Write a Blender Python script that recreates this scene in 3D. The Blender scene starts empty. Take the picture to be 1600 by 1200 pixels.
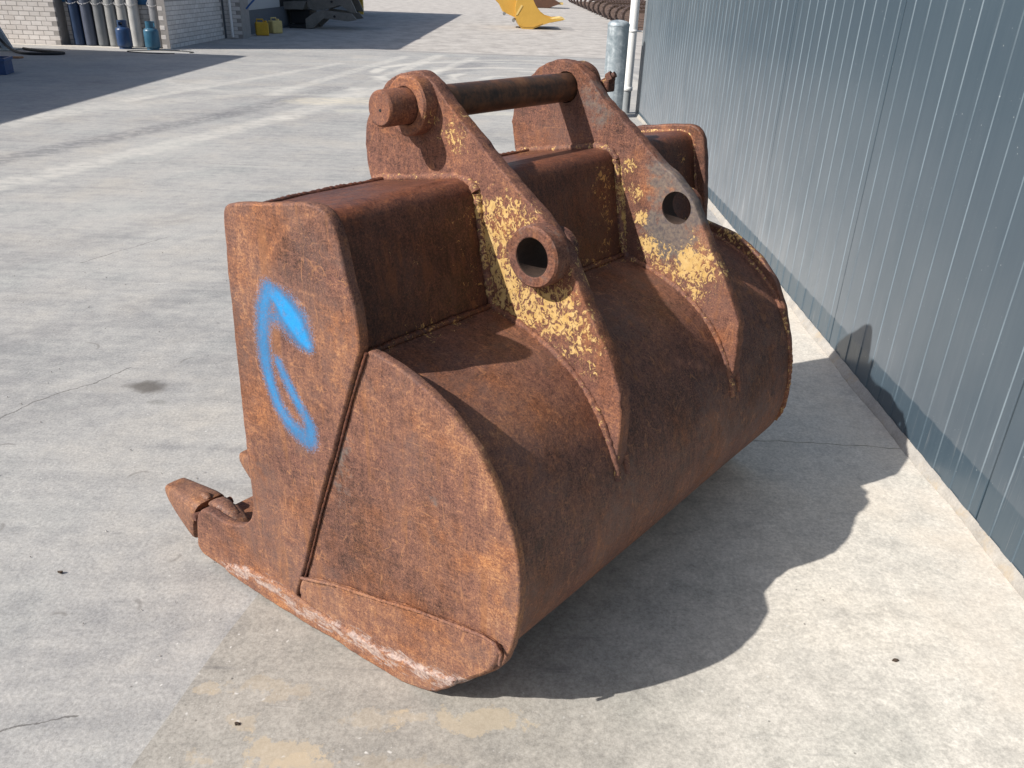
import bpy, bmesh, math, random
import numpy as np
from mathutils import Vector, Matrix
from mathutils.geometry import delaunay_2d_cdt

scene = bpy.context.scene
rnd = random.Random(7)

# ------------------------------------------------------------------ camera
CAM_H = 1.6
PITCH, ROLL, FPX = 0.46415, 0.03618, 1265.0
cd = bpy.data.cameras.new('camera'); cam = bpy.data.objects.new('camera', cd)
scene.collection.objects.link(cam); scene.camera = cam
cp, sp = math.cos(PITCH), math.sin(PITCH); cr, sr = math.cos(ROLL), math.sin(ROLL)
M0 = np.array([[1, 0, 0], [0, -sp, -cp], [0, cp, -sp]])
RR = np.array([[cr, -sr, 0], [sr, cr, 0], [0, 0, 1]]) @ M0
rx, ry, rz = RR[0], -RR[1], -RR[2]
cam.matrix_world = Matrix(((rx[0], ry[0], rz[0], 0), (rx[1], ry[1], rz[1], 0), (rx[2], ry[2], rz[2], CAM_H), (0, 0, 0, 1)))
cd.sensor_width = 36; cd.lens = 36 * FPX / 1600; cd.clip_start = .05; cd.clip_end = 1500

# ------------------------------------------------------------------ light
SUN = Vector((1.0, 0.475, -0.92)).normalized()      # direction the light travels
w = bpy.data.worlds.new('World'); scene.world = w; w.use_nodes = True
nt = w.node_tree; bg = nt.nodes['Background']
sky = nt.nodes.new('ShaderNodeTexSky'); sky.sky_type = 'NISHITA'; sky.sun_disc = False
sky.sun_elevation = math.asin(-SUN.z); sky.sun_rotation = math.atan2(-SUN.x, -SUN.y)
sky.air_density = 1.0; sky.dust_density = 2.0; sky.ozone_density = 1.0
nt.links.new(sky.outputs[0], bg.inputs[0]); bg.inputs[1].default_value = 0.10
sl = bpy.data.lights.new('sun', 'SUN'); sl.energy = 4.9; sl.angle = math.radians(.53); sl.color = (1, .95, .885)
so = bpy.data.objects.new('sun', sl); scene.collection.objects.link(so)
so.rotation_euler = SUN.to_track_quat('-Z', 'Y').to_euler()
scene.view_settings.view_transform = 'Standard'; scene.view_settings.look = 'None'
scene.view_settings.gamma = 1; scene.view_settings.use_curve_mapping = False
scene.view_settings.exposure = 0.26

# ------------------------------------------------------------------ object helpers
def link(o, parent=None):
    scene.collection.objects.link(o)
    if parent is not None: o.parent = parent
    return o
def tag(o, label=None, cat=None, group=None, kind=None):
    if label: o['label'] = label
    if cat: o['category'] = cat
    if group: o['group'] = group
    if kind: o['kind'] = kind
    return o
def empty(name, loc=(0, 0, 0), rz=0, **k):
    o = bpy.data.objects.new(name, None); o.empty_display_size = .1
    o.location = loc; o.rotation_euler = (0, 0, rz); link(o); return tag(o, **k)

class MB:
    """collects geometry for one mesh"""
    def __init__(s): s.v = []; s.f = []; s.sm = []
    def add(s, vs, fs, smooth=False):
        b = len(s.v); s.v += [tuple(map(float, p)) for p in vs]
        s.f += [tuple(i + b for i in f) for f in fs]; s.sm += [smooth] * len(fs); return s
    def box(s, x0, y0, z0, x1, y1, z1, bev=0):
        if bev <= 0:
            vs = [(x, y, z) for z in (z0, z1) for y in (y0, y1) for x in (x0, x1)]
            return s.add(vs, [(0, 2, 3, 1), (4, 5, 7, 6), (0, 1, 5, 4), (2, 6, 7, 3), (0, 4, 6, 2), (1, 3, 7, 5)])
        bm = bmesh.new(); bmesh.ops.create_cube(bm, size=1)
        for v in bm.verts:
            v.co = Vector(((x0 + x1) / 2 + v.co.x * (x1 - x0), (y0 + y1) / 2 + v.co.y * (y1 - y0), (z0 + z1) / 2 + v.co.z * (z1 - z0)))
        bmesh.ops.bevel(bm, geom=bm.edges[:], offset=bev, segments=1, affect='EDGES')
        bm.verts.index_update()
        s.add([v.co[:] for v in bm.verts], [[v.index for v in f.verts] for f in bm.faces]); bm.free(); return s
    def lathe(s, prof, n=24, origin=(0, 0, 0), axis=(0, 0, 1), smooth=True, cap=True):
        ax = Vector(axis).normalized(); t = Vector((1, 0, 0)) if abs(ax.x) < .9 else Vector((0, 1, 0))
        a = ax.cross(t).normalized(); b = ax.cross(a); o = Vector(origin)
        vs = []
        for r, h in prof:
            for k in range(n):
                an = 2 * math.pi * k / n
                vs.append(o + ax * h + a * (r * math.cos(an)) + b * (r * math.sin(an)))
        fs = []
        for i in range(len(prof) - 1):
            for k in range(n):
                k2 = (k + 1) % n
                fs.append((i * n + k, i * n + k2, (i + 1) * n + k2, (i + 1) * n + k))
        s.add(vs, fs, smooth)
        if cap:
            m = len(prof) - 1
            s.add([vs[k] for k in range(n)], [tuple(range(n))[::-1]]); s.add([vs[m * n + k] for k in range(n)], [tuple(range(n))])
        return s
    def tube(s, pts, r, n=8, smooth=True, closed=False, rf=None):
        P = [Vector(p) for p in pts]; N = len(P); vs = []
        prev = None
        for i in range(N):
            if closed: d = P[(i + 1) % N] - P[i - 1]
            else: d = P[min(i + 1, N - 1)] - P[max(i - 1, 0)]
            d.normalize()
            if prev is None:
                t = Vector((0, 0, 1)) if abs(d.z) < .9 else Vector((1, 0, 0)); a = d.cross(t).normalized()
            else: a = (prev - d * prev.dot(d)).normalized()
            prev = a; b = d.cross(a); ri = r * (rf(i) if rf else 1)
            for k in range(n):
                an = 2 * math.pi * k / n; vs.append(P[i] + a * (ri * math.cos(an)) + b * (ri * math.sin(an)))
        fs = []
        for i in range(N if closed else N - 1):
            j = (i + 1) % N
            for k in range(n):
                k2 = (k + 1) % n; fs.append((i * n + k, i * n + k2, j * n + k2, j * n + k))
        s.add(vs, fs, smooth)
        if not closed:
            s.add(vs[:n], [tuple(range(n))[::-1]]); s.add(vs[-n:], [tuple(range(n))])
        return s
    def prism(s, pts, fn0, fn1):
        """closed outline pts extruded between two mapping functions"""
        n = len(pts); A = [fn0(*p) for p in pts]; B = [fn1(*p) for p in pts]
        s.add(A + B, [tuple(range(n)), tuple(range(2 * n - 1, n - 1, -1))] + [(i, (i + 1) % n, (i + 1) % n + n, i + n) for i in range(n)])
        return s
    def build(s, name, mat, parent=None, masks=None, fixn=True, kind=None):
        me = bpy.data.meshes.new(name); me.from_pydata(s.v, [], s.f); me.validate()
        if len(me.polygons) == len(s.sm): me.polygons.foreach_set('use_smooth', s.sm)
        if fixn:
            bm = bmesh.new(); bm.from_mesh(me); bmesh.ops.recalc_face_normals(bm, faces=bm.faces[:]); bm.to_mesh(me); bm.free()
        me.materials.append(mat); me.update()
        if masks is not None: set_masks(me, masks)
        o = bpy.data.objects.new(name, me); link(o, parent)
        if kind: o['kind'] = kind
        return o

def set_masks(me, fn):
    n = len(me.vertices); co = np.zeros(n * 3, 'f'); me.vertices.foreach_get('co', co); co = co.reshape(-1, 3)
    m = fn(co[:, 0], -co[:, 1], co[:, 2])             # bucket frame u, v, w
    for nm, keys in (('mask_a', ('yel', 'blue', 'wear')), ('mask_b', ('org', 'dark', 'grey'))):
        at = me.color_attributes.new(nm, 'FLOAT_COLOR', 'POINT'); d = np.zeros((n, 4), 'f'); d[:, 3] = 1
        for i, k in enumerate(keys):
            if k in m: d[:, i] = np.clip(m[k], 0, 1)
        at.data.foreach_set('color', d.ravel())

# ------------------------------------------------------------------ material helpers
class NT:
    def __init__(s, name):
        s.m = bpy.data.materials.new(name); s.m.use_nodes = True; s.t = s.m.node_tree; s.n = s.t.nodes
        s.b = s.n['Principled BSDF']; s.out = s.n['Material Output']
    def new(s, t, **k):
        x = s.n.new(t)
        for a, b in k.items(): setattr(x, a, b)
        return x
    def set(s, inp, v):
        if hasattr(v, 'bl_idname') and 'Socket' in v.bl_idname: s.t.links.new(v, inp)
        elif isinstance(v, (tuple, list)) and len(v) == 3 and inp.type == 'RGBA': inp.default_value = (*v, 1)
        else: inp.default_value = v
    def math(s, op, a, b=0.0, c=None, clamp=False):
        x = s.new('ShaderNodeMath', operation=op, use_clamp=clamp); s.set(x.inputs[0], a); s.set(x.inputs[1], b)
        if c is not None: s.set(x.inputs[2], c)
        return x.outputs[0]
    def vm(s, op, a, b=(0, 0, 0), out=0, scale=None):
        x = s.new('ShaderNodeVectorMath', operation=op); s.set(x.inputs[0], a)
        if len(x.inputs) > 1 and op not in ('LENGTH', 'NORMALIZE', 'SCALE'): s.set(x.inputs[1], b)
        if scale is not None: s.set(x.inputs['Scale'], scale)
        return x.outputs[out]
    def obj(s): return s.new('ShaderNodeTexCoord').outputs['Object']
    def wpos(s): return s.new('ShaderNodeNewGeometry').outputs['Position']
    def mapping(s, v, sc=(1, 1, 1), rot=(0, 0, 0), loc=(0, 0, 0)):
        x = s.new('ShaderNodeMapping'); s.set(x.inputs[0], v); x.inputs['Scale'].default_value = sc; x.inputs['Rotation'].default_value = rot; x.inputs['Location'].default_value = loc
        return x.outputs[0]
    def noise(s, v, sc, det=5, rough=.55, dist=0., col=False):
        x = s.new('ShaderNodeTexNoise'); s.set(x.inputs['Vector'], v); x.inputs['Scale'].default_value = sc
        x.inputs['Detail'].default_value = det; x.inputs['Roughness'].default_value = rough; x.inputs['Distortion'].default_value = dist
        return x.outputs['Color' if col else 'Fac']
    def vor(s, v, sc, feat='F1', out='Distance', rand=1.):
        x = s.new('ShaderNodeTexVoronoi', feature=feat); s.set(x.inputs['Vector'], v); x.inputs['Scale'].default_value = sc
        x.inputs['Randomness'].default_value = rand
        return x.outputs[out]
    def rng(s, v, a, b, c=0., d=1., smooth=False):
        x = s.new('ShaderNodeMapRange', interpolation_type='SMOOTHSTEP' if smooth else 'LINEAR'); s.set(x.inputs[0], v)
        for i, q in enumerate((a, b, c, d)): s.set(x.inputs[i + 1], q)
        return x.outputs[0]
    def ramp(s, v, stops):
        x = s.new('ShaderNodeValToRGB'); s.set(x.inputs[0], v); e = x.color_ramp.elements
        while len(e) > 1: e.remove(e[0])
        e[0].position = stops[0][0]; e[0].color = (*stops[0][1], 1)
        for p, c in stops[1:]:
            q = e.new(p); q.color = (*c, 1)
        return x.outputs[0]
    def mix(s, f, a, b, mode='MIX'):
        x = s.new('ShaderNodeMix', data_type='RGBA', blend_type=mode); s.set(x.inputs[0], f); s.set(x.inputs[6], a); s.set(x.inputs[7], b)
        return x.outputs[2]
    def bump(s, h, strength=.3, dist=.01, normal=None):
        x = s.new('ShaderNodeBump'); s.set(x.inputs['Height'], h); x.inputs['Strength'].default_value = strength; x.inputs['Distance'].default_value = dist
        if normal is not None: s.set(x.inputs['Normal'], normal)
        return x.outputs[0]
    def sep(s, v):
        x = s.new('ShaderNodeSeparateXYZ'); s.set(x.inputs[0], v); return x.outputs
    def attr(s, nm):
        x = s.new('ShaderNodeAttribute', attribute_name=nm); y = s.new('ShaderNodeSeparateColor'); s.set(y.inputs[0], x.outputs['Color']); return y.outputs
    def segdist(s, P, a, b):
        a = (*a, 0); b = (*b, 0); ba = tuple(b[i] - a[i] for i in range(3)); L = sum(q * q for q in ba)
        pa = s.vm('SUBTRACT', P, a); d = s.new('ShaderNodeVectorMath', operation='DOT_PRODUCT'); s.set(d.inputs[0], pa); d.inputs[1].default_value = ba
        h = s.math('DIVIDE', d.outputs['Value'], L, clamp=True)
        q = s.vm('SCALE', ba, scale=h)
        return s.vm('LENGTH', s.vm('SUBTRACT', pa, q), out=1)
    def fin(s, col=None, rough=None, normal=None, metal=None, spec=None):
        if col is not None: s.set(s.b.inputs['Base Color'], col)
        if rough is not None: s.set(s.b.inputs['Roughness'], rough)
        if metal is not None: s.set(s.b.inputs['Metallic'], metal)
        if spec is not None: s.set(s.b.inputs['Specular IOR Level'], spec)
        if normal is not None: s.set(s.b.inputs['Normal'], normal)
        return s.m

# ---------- rust
def rust_mat(name, base=(.5, 0), tone=(1, 1, 1), rough=(.62, .9), scratch=.5, bump=.5, spec=.3):
    s = NT(name); P = s.obj()
    A = s.attr('mask_a'); B = s.attr('mask_b')
    big = s.noise(P, 4.5, 6, .6); mid = s.noise(P, 38, 8, .68); fine = s.noise(P, 210, 3, .75); sp = s.noise(P, 110, 3, .5)
    # mill-scale streaks: two slanted directions
    st1 = s.noise(s.mapping(P, (60, 9, 60), (.5, .2, 0)), 2.2, 6, .65)
    st2 = s.noise(s.mapping(P, (40, 40, 7), (0, .5, .3)), 2.0, 6, .65)
    f = s.math('ADD', s.math('MULTIPLY_ADD', big, .50, .03), s.math('MULTIPLY', mid, .46))
    f = s.math('ADD', f, s.math('MULTIPLY', s.math('SUBTRACT', fine, .5), .95))
    f = s.math('ADD', f, s.math('MULTIPLY', s.math('SUBTRACT', st1, .5), .45))
    f = s.math('ADD', f, s.math('MULTIPLY', s.math('SUBTRACT', st2, .5), .45))
    f = s.math('ADD', f, base[1] - .05)
    f = s.math('ADD', f, s.math('MULTIPLY', B[0], .23))
    f = s.math('SUBTRACT', f, s.math('MULTIPLY', B[1], .34))
    col = s.ramp(f, [(.10, (.028, .015, .012)), (.30, (.082, .042, .031)), (.45, (.150, .075, .052)), (.58, (.210, .104, .068)), (.70, (.305, .152, .082)), (.88, (.47, .27, .14))])
    # hue drift: violet-brown to ochre-brown
    hd = s.noise(P, 5.5, 5, .65)
    col = s.mix(s.rng(hd, .50, .68, 0, .6), col, s.mix(1, col, (.86, .82, .95), 'MULTIPLY'))
    col = s.mix(s.rng(hd, .50, .34, 0, .8), col, s.mix(1, col, (1.22, 1.02, .70), 'MULTIPLY'))
    # smooth purple-grey mill scale left in larger patches, and run-off streaks
    pt = s.math('MULTIPLY', s.rng(s.noise(P, 3.6, 7, .66), .50, .58), s.rng(mid, .35, .62, .75, .25))
    col = s.mix(s.math('MULTIPLY', pt, .7), col, (.150, .098, .080))
    ro = s.math('MULTIPLY', s.rng(s.noise(s.mapping(P, (26, 26, 1.6)), 1.0, 5, .6), .56, .66), s.rng(s.noise(P, 5, 3, .5), .45, .6))
    col = s.mix(s.math('MULTIPLY', ro, .5), col, (.30, .135, .055))
    # dark pits
    pit = s.rng(s.vor(s.vm('ADD', P, s.vm('SCALE', s.noise(P, 60, 2, .5, col=True), scale=.012)), 190), .10, .22)
    pm = s.rng(s.noise(P, 14, 4, .6), .46, .58)
    pitf = s.math('MULTIPLY', s.math('SUBTRACT', 1, pit), pm)
    col = s.mix(s.math('MULTIPLY', pitf, .6), col, (.05, .022, .016))
    spk = s.rng(s.noise(P, 330, 2, .6), .60, .68); spk = s.math('MULTIPLY', spk, s.rng(s.noise(P, 11, 4, .6), .42, .6))
    col = s.mix(s.math('MULTIPLY', spk, .55), col, (.42, .22, .11))
    spd = s.rng(s.noise(s.vm('ADD', P, (3, 1, 2)), 250, 2, .6), .40, .33); col = s.mix(s.math('MULTIPLY', spd, .5), col, (.03, .016, .013))
    # tangled hair-line scratches
    scr = 0
    for i, (sc, rot, st) in enumerate([((1, .22, .55), (.4, .3, 0), 26), ((.5, 1, .18), (0, .9, .5), 24), ((1, 1, 1), (0, 0, 0), 17)]):
        n = s.noise(s.mapping(P, sc, rot, (i * 3.1, 0, i)), st, 2.5, .5, .45)
        l = s.rng(s.math('ABSOLUTE', s.math('SUBTRACT', n, .5)), .0, .009, 1, 0)
        g = s.rng(s.noise(P, 9 + i * 3, 3, .6), .45, .62)
        l = s.math('MULTIPLY', l, g); scr = l if i == 0 else s.math('MAXIMUM', scr, l)
    col = s.mix(s.math('MULTIPLY', scr, scratch), col, (.50, .25, .11))
    # bare blue-grey steel
    gm = s.rng(s.math('ADD', B[2], s.math('MULTIPLY', s.math('SUBTRACT', mid, .5), 1.7)), .42, .78)
    gm = s.math('MULTIPLY', gm, s.rng(B[2], .02, .25))
    gcol = s.mix(s.rng(s.noise(P, 90, 5, .6), .35, .65), (.085, .090, .095), (.20, .185, .145))
    col = s.mix(s.math('MULTIPLY', gm, .85), col, gcol)
    # yellow paint flakes
    fl = s.noise(s.mapping(P, (1, 1, .8), (0, 0, .3)), 72, 6, .72, 1.0); fl2 = s.noise(P, 17, 3, .5)
    fm = s.math('ADD', s.math('MULTIPLY_ADD', fl, 1.5, -.25), s.math('MULTIPLY', fl2, .45))
    th = s.math('SUBTRACT', 1.03, s.math('MULTIPLY', A[0], .41))
    ym = s.rng(s.math('SUBTRACT', fm, th), 0, .022)
    ym = s.math('MULTIPLY', ym, s.rng(A[0], .03, .12))
    ycol = s.mix(s.rng(s.noise(P, 45, 4, .6), .35, .7), (.58, .40, .13), (.70, .53, .22))
    col = s.mix(s.math('MULTIPLY', ym, .93), col, ycol)
    # worn light scrapes
    wn = s.noise(s.mapping(P, (1, .5, 1.6), (.5, 0, 0)), 38, 8, .8, .6)
    wm = s.rng(s.math('ADD', wn, s.math('MULTIPLY', A[2], .25)), .69, .77)
    wm = s.math('MULTIPLY', wm, s.rng(A[2], .02, .15))
    wcol = s.ramp(s.noise(P, 120, 5, .6), [(.3, (.20, .16, .14)), (.5, (.42, .36, .32)), (.65, (.62, .52, .42))])
    col = s.mix(s.math('MULTIPLY', wm, .72), col, wcol)
    # sprayed blue
    bn = s.noise(P, 300, 2, .7)
    bm_ = s.rng(s.math('ADD', A[1], s.math('MULTIPLY', s.math('SUBTRACT', bn, .5), 1.5)), .25, .75)
    bm_ = s.math('MULTIPLY', bm_, s.rng(A[1], .03, .15))
    bcol = s.mix(s.rng(s.math('ADD', A[1], s.math('MULTIPLY', s.math('SUBTRACT', big, .5), .5)), .76, 1.0), (.035, .175, .36), (.010, .29, .64))
    halo = s.math('MULTIPLY', s.rng(A[1], .05, .3), s.rng(bn, .55, .7))
    col = s.mix(s.math('MULTIPLY', halo, .8), col, (.40, .42, .48))
    col = s.mix(s.math('MULTIPLY', bm_, s.rng(s.noise(P, 55, 5, .7), .32, .5, .62, .95)), col, bcol)
    if tone != (1, 1, 1): col = s.mix(1, col, tone, 'MULTIPLY')
    h = s.math('ADD', s.math('MULTIPLY', mid, .7), s.math('MULTIPLY', fine, .35))
    h = s.math('ADD', h, s.math('MULTIPLY', ym, .18)); h = s.math('SUBTRACT', h, s.math('MULTIPLY', pitf, .3))
    nrm = s.bump(h, bump, .004); nrm = s.bump(s.noise(P, 9, 3, .5), .25, .02, nrm)
    r = s.rng(mid, .3, .7, rough[0], rough[1])
    return s.fin(col, r, nrm, spec=spec)

RUST_SIDE = rust_mat('rust_scratched_plate', base=(0, .045), tone=(.97, .93, .97), scratch=.5, bump=.55)
RUST_LUG = rust_mat('rust_lug', base=(0, .03), tone=(.96, .88, .92), scratch=.35)
RUST_SHELL = rust_mat('rust_shell', base=(0, -.01), tone=(1.08, .98, .97), scratch=.4, bump=.45, rough=(.48, .74), spec=.4)
RUST_BOX = rust_mat('rust_box', base=(0, -.08), tone=(.80, .60, .53), rough=(.36, .62), scratch=.3, bump=.4, spec=.4)
RUST_PIN = rust_mat('rust_pin', base=(0, -.03), tone=(.95, .82, .82), scratch=.2, bump=.4)
RUST_TOOTH = rust_mat('rust_tooth', base=(0, .05), scratch=.35, bump=.4, rough=(.5, .75))

def greasy_pin():
    s = NT('greasy_pin_steel'); P = s.obj()
    a = s.noise(s.mapping(P, (1.5, 1, 1)), 9, 6, .65); b = s.noise(P, 60, 5, .7)
    col = s.ramp(s.math('ADD', s.math('MULTIPLY', a, .6), s.math('MULTIPLY', b, .4)), [(.32, (.022, .015, .012)), (.46, (.065, .036, .023)), (.58, (.16, .070, .034)), (.72, (.18, .12, .07))])
    return s.fin(col, s.rng(a, .3, .7, .38, .62), s.bump(b, .2, .002), metal=.25, spec=.5)
PIN_MID = greasy_pin()

def simple(name, col, rough=.6, metal=0, var=.25, sc=8, bump=.15, dist=.003, spec=None, dirt=None):
    s = NT(name); P = s.obj(); n = s.noise(P, sc, 6, .62); n2 = s.noise(P, sc * 9, 4, .6)
    c0 = tuple(max(0, c * (1 - var)) for c in col); c1 = tuple(min(1, c * (1 + var)) for c in col)
    c = s.mix(s.rng(s.math('MULTIPLY_ADD', n2, .4, s.math('MULTIPLY', n, .6)), .35, .65), c0, c1)
    if dirt: c = s.mix(s.rng(s.noise(P, sc * .7, 7, .7), .52, .68, 0, .7), c, dirt)
    return s.fin(c, s.rng(n, .3, .7, max(0.05, rough - .08), min(1, rough + .1)), s.bump(n2, bump, dist), metal=metal, spec=spec)

# ---------- concrete
def concrete(name, tint=(1, 1, 1), zone=0):
    s = NT(name); P = s.wpos(); X, Y, Z = s.sep(P)
    big = s.noise(P, .45, 6, .6); mid = s.noise(P, 2.6, 8, .68); sm = s.noise(P, 13, 8, .76); fine = s.noise(P, 95, 4, .8)
    # broom / scrape streaks along the drive
    stx = s.noise(s.mapping(P, (1.0, 11, 1), (0, 0, .05)), 1.0, 8, .70)
    stx2 = s.noise(s.mapping(P, (2.5, 34, 1), (0, 0, .03)), 1.0, 5, .62)
    f = s.math('ADD', s.math('MULTIPLY', big, .30), s.math('MULTIPLY_ADD', mid, .24, .045)) if zone == 0 else s.math('ADD', s.math('MULTIPLY', big, .28), s.math('MULTIPLY_ADD', mid, .22, .06))
    f = s.math('ADD', f, s.math('MULTIPLY', stx, .27 if zone == 0 else .12))
    f = s.math('ADD', f, s.math('MULTIPLY_ADD', sm, .36, -.07) if zone == 0 else s.math('MULTIPLY_ADD', sm, .44, -.11))
    if zone: f = s.math('ADD', f, .08)
    if zone == 0:
        col = s.ramp(f, [(.38, (.20, .20, .205)), (.50, (.30, .296, .29)), (.58, (.375, .367, .352)), (.70, (.46, .445, .415))])
    else:
        col = s.ramp(f, [(.34, (.21, .205, .195)), (.47, (.30, .292, .275)), (.56, (.39, .378, .352)), (.68, (.46, .445, .415))])
    cv = s.noise(P, 1.3, 4, .6)
    col = s.mix(s.rng(cv, .5, .68, 0, .35), col, s.mix(1, col, (1.06, .99, .90), 'MULTIPLY'))
    col = s.mix(s.rng(cv, .48, .3, 0, .4), col, s.mix(1, col, (.94, 1.0, 1.0), 'MULTIPLY'))
    col = s.mix(s.math('MULTIPLY', s.math('SUBTRACT', fine, .5), .0), col, (0, 0, 0))
    g = s.rng(fine, .25, .75, .66, 1.34); gx = s.new('ShaderNodeCombineColor')
    for i in range(3): s.set(gx.inputs[i], g)
    col = s.mix(1, col, gx.outputs[0], 'MULTIPLY')
    wv = s.vm('SCALE', s.vm('SUBTRACT', s.noise(P, 3.0, 4, .6, col=True), (.5, .5, .5)), scale=.22)
    Pw = s.vm('ADD', s.vm('MULTIPLY', P, (1, 1, 0)), s.vm('MULTIPLY', wv, (1, 1, 0)))
    if zone == 0:
        # pale and dark wheel tracks lying across the yard
        def band(a, b, wdt, colr, amt, soft=.5, brk=(6, .42, .56)):
            nonlocal col
            d = s.segdist(Pw, a, b); m = s.rng(d, wdt * (1 - soft), wdt * (1 + soft), 1, 0, True)
            m = s.math('MULTIPLY', m, s.rng(s.noise(s.mapping(P, (1, 1.6, 1)), brk[0], 5, .65), brk[1], brk[2], .3, 1))
            col = s.mix(s.math('MULTIPLY', m, amt), col, colr)
        PALE = (.60, .575, .52); DARK = (.14, .14, .15)
        band((-4.6, 4.9), (-2.9, 10.2), .16, PALE, .5); band((-2.9, 10.2), (-1.6, 16.8), .18, PALE, .5)
        band((-4.9, 6.6), (-3.6, 10.3), .17, DARK, .6, brk=(9, .45, .55)); band((-3.6, 10.3), (-2.9, 13.2), .2, DARK, .5, brk=(9, .45, .55))
        band((-6.4, 8.2), (-3.6, 13.0), .22, PALE, .32); band((-5.6, 9.0), (-4.9, 13.5), .2, PALE, .35)
        band((-2.6, 13.), (-1.9, 19.6), .12, PALE, .65); band((-2.1, 12.5), (-1.1, 19.4), .12, PALE, .6); band((-3.6, 12.2), (-2.6, 19.), .12, PALE, .5)
        band((-5.2, 11.), (-3.6, 17.), .1, PALE, .45)
        band((-2.9, 11.7), (-.4, 12.3), .34, (.60, .54, .42), .55); band((-2.3, 10.9), (.2, 11.2), .16, (.56, .53, .45), .5)
        band((-2.5, 13.6), (-2.0, 16.), .22, DARK, .45); band((-1.5, 14.5), (-1.0, 18.), .26, DARK, .4)
        band((-2.6, 3.2), (-1.6, 4.3), .12, DARK, .30); band((-2.4, 2.4), (-1.3, 3.3), .12, DARK, .25)
        band((-3.3, 4.0), (-1.9, 6.6), .14, DARK, .22); band((-1.5, 5.2), (-1.2, 7.4), .12, DARK, .18)
        # tyre scuff bars
        # curved slewing marks in the turning area
        for (cx, cy, r0, amt) in ((.2, 15.2, 1.5, .7), (.1, 15.4, 1.9, .6), (.4, 15., 1.1, .5), (-.2, 15.9, 2.5, .5), (.6, 15.8, 3.3, .45), (-3.6, 14.5, 2.3, .25)):
            d = s.math('ABSOLUTE', s.math('SUBTRACT', s.vm('LENGTH', s.vm('SUBTRACT', Pw, (cx, cy, 0)), out=1), r0))
            m = s.math('MULTIPLY', s.rng(d, .05, .16, 1, 0, True), s.rng(s.noise(P, 1.2, 3, .5), .42, .56))
            col = s.mix(s.math('MULTIPLY', m, amt), col, PALE)
        # joint line and sandy, drier plates beyond it
        far = s.rng(s.math('ADD', Y, s.math('MULTIPLY', s.math('SUBTRACT', sm, .5), .5)), 20.2, 20.7)
        sand = s.ramp(s.math('ADD', s.math('MULTIPLY', s.noise(s.mapping(P, (1.3, 1.0, 1)), 1.5, 8, .72), .75), s.math('MULTIPLY', sm, .25)), [(.36, (.29, .265, .245)), (.5, (.44, .41, .375)), (.64, (.56, .525, .48))])
        col = s.mix(s.math('MULTIPLY', far, .92), col, sand)
        nj = s.math('MULTIPLY', s.rng(s.math('ABSOLUTE', s.math('SUBTRACT', Y, 20.3)), .03, .12, 1, 0), s.rng(X, -3.4, -2.6, .2, 1))
        col = s.mix(s.math('MULTIPLY', nj, .6), col, (.16, .15, .145))
        for yj in (32.4, 35.2, 38.6, 43., 48.5, 56.):
            j = s.math('MULTIPLY', s.rng(s.math('ABSOLUTE', s.math('SUBTRACT', Y, yj)), .03, .10, 1, 0), s.rng(X, 0.2, .8))
            col = s.mix(s.math('MULTIPLY', j, .75), col, (.10, .09, .085))
        for (cx, cy, r0, a0) in ((-1.05, 1.72, .035, .5), (-1.22, 1.66, .03, 1.5), (-1.50, 1.75, .035, 1.0), (-1.02, 1.95, .03, -.6), (-1.62, 2.05, .03, .3), (-1.28, 2.35, .05, 2.2), (-1.85, 2.5, .05, 1.9), (-2.0, 3.4, .07, .9), (-1.45, 3.3, .05, 2.6)):
            q = s.vm('SUBTRACT', P, (cx, cy, 0)); d = s.math('ABSOLUTE', s.math('SUBTRACT', s.vm('LENGTH', s.vm('MULTIPLY', q, (1, 1, 0)), out=1), r0))
            dd = s.new('ShaderNodeVectorMath', operation='DOT_PRODUCT'); s.set(dd.inputs[0], s.vm('NORMALIZE', q)); dd.inputs[1].default_value = (math.cos(a0), math.sin(a0), 0)
            m_ = s.math('MULTIPLY', s.rng(d, .003, .008, 1, 0), s.rng(dd.outputs['Value'], .55, .85)); col = s.mix(s.math('MULTIPLY', m_, .45), col, (.15, .14, .13))
        Pc = s.vm('ADD', P, s.vm('SCALE', s.vm('SUBTRACT', s.noise(P, 14, 4, .6, col=True), (.5, .5, .5)), scale=.06))
        for a, b in (((-2.02, 2.66), (-1.94, 2.88)), ((-1.94, 2.88), (-1.78, 3.06)), ((-1.78, 3.06), (-1.70, 3.22)), ((-3.9, 7.2), (-3.1, 7.5)), ((-3.1, 7.5), (-2.2, 7.45)), ((-1.0, 1.35), (-1.25, 1.28)), ((-2.6, 4.6), (-2.3, 5.2))):
            m_ = s.rng(s.segdist(s.vm('MULTIPLY', Pc, (1, 1, 0)), a, b), .0015, .0045, 1, 0); col = s.mix(s.math('MULTIPLY', m_, .75), col, (.09, .085, .08))
        # oil spot
        d = s.vm('LENGTH', s.vm('MULTIPLY', s.vm('SUBTRACT', Pw, (-1.56, 3.05, 0)), (1, 1.9, 0)), out=1)
        col = s.mix(s.math('MULTIPLY', s.rng(d, .05, .12, 1, 0, True), .75), col, (.085, .075, .065))
        d = s.vm('LENGTH', s.vm('MULTIPLY', s.vm('SUBTRACT', Pw, (-1.42, 2.92, 0)), (1, 1.6, 0)), out=1)
        col = s.mix(s.math('MULTIPLY', s.rng(d, .02, .07, 1, 0, True), .35), col, (.11, .11, .10))
    else:
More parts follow.
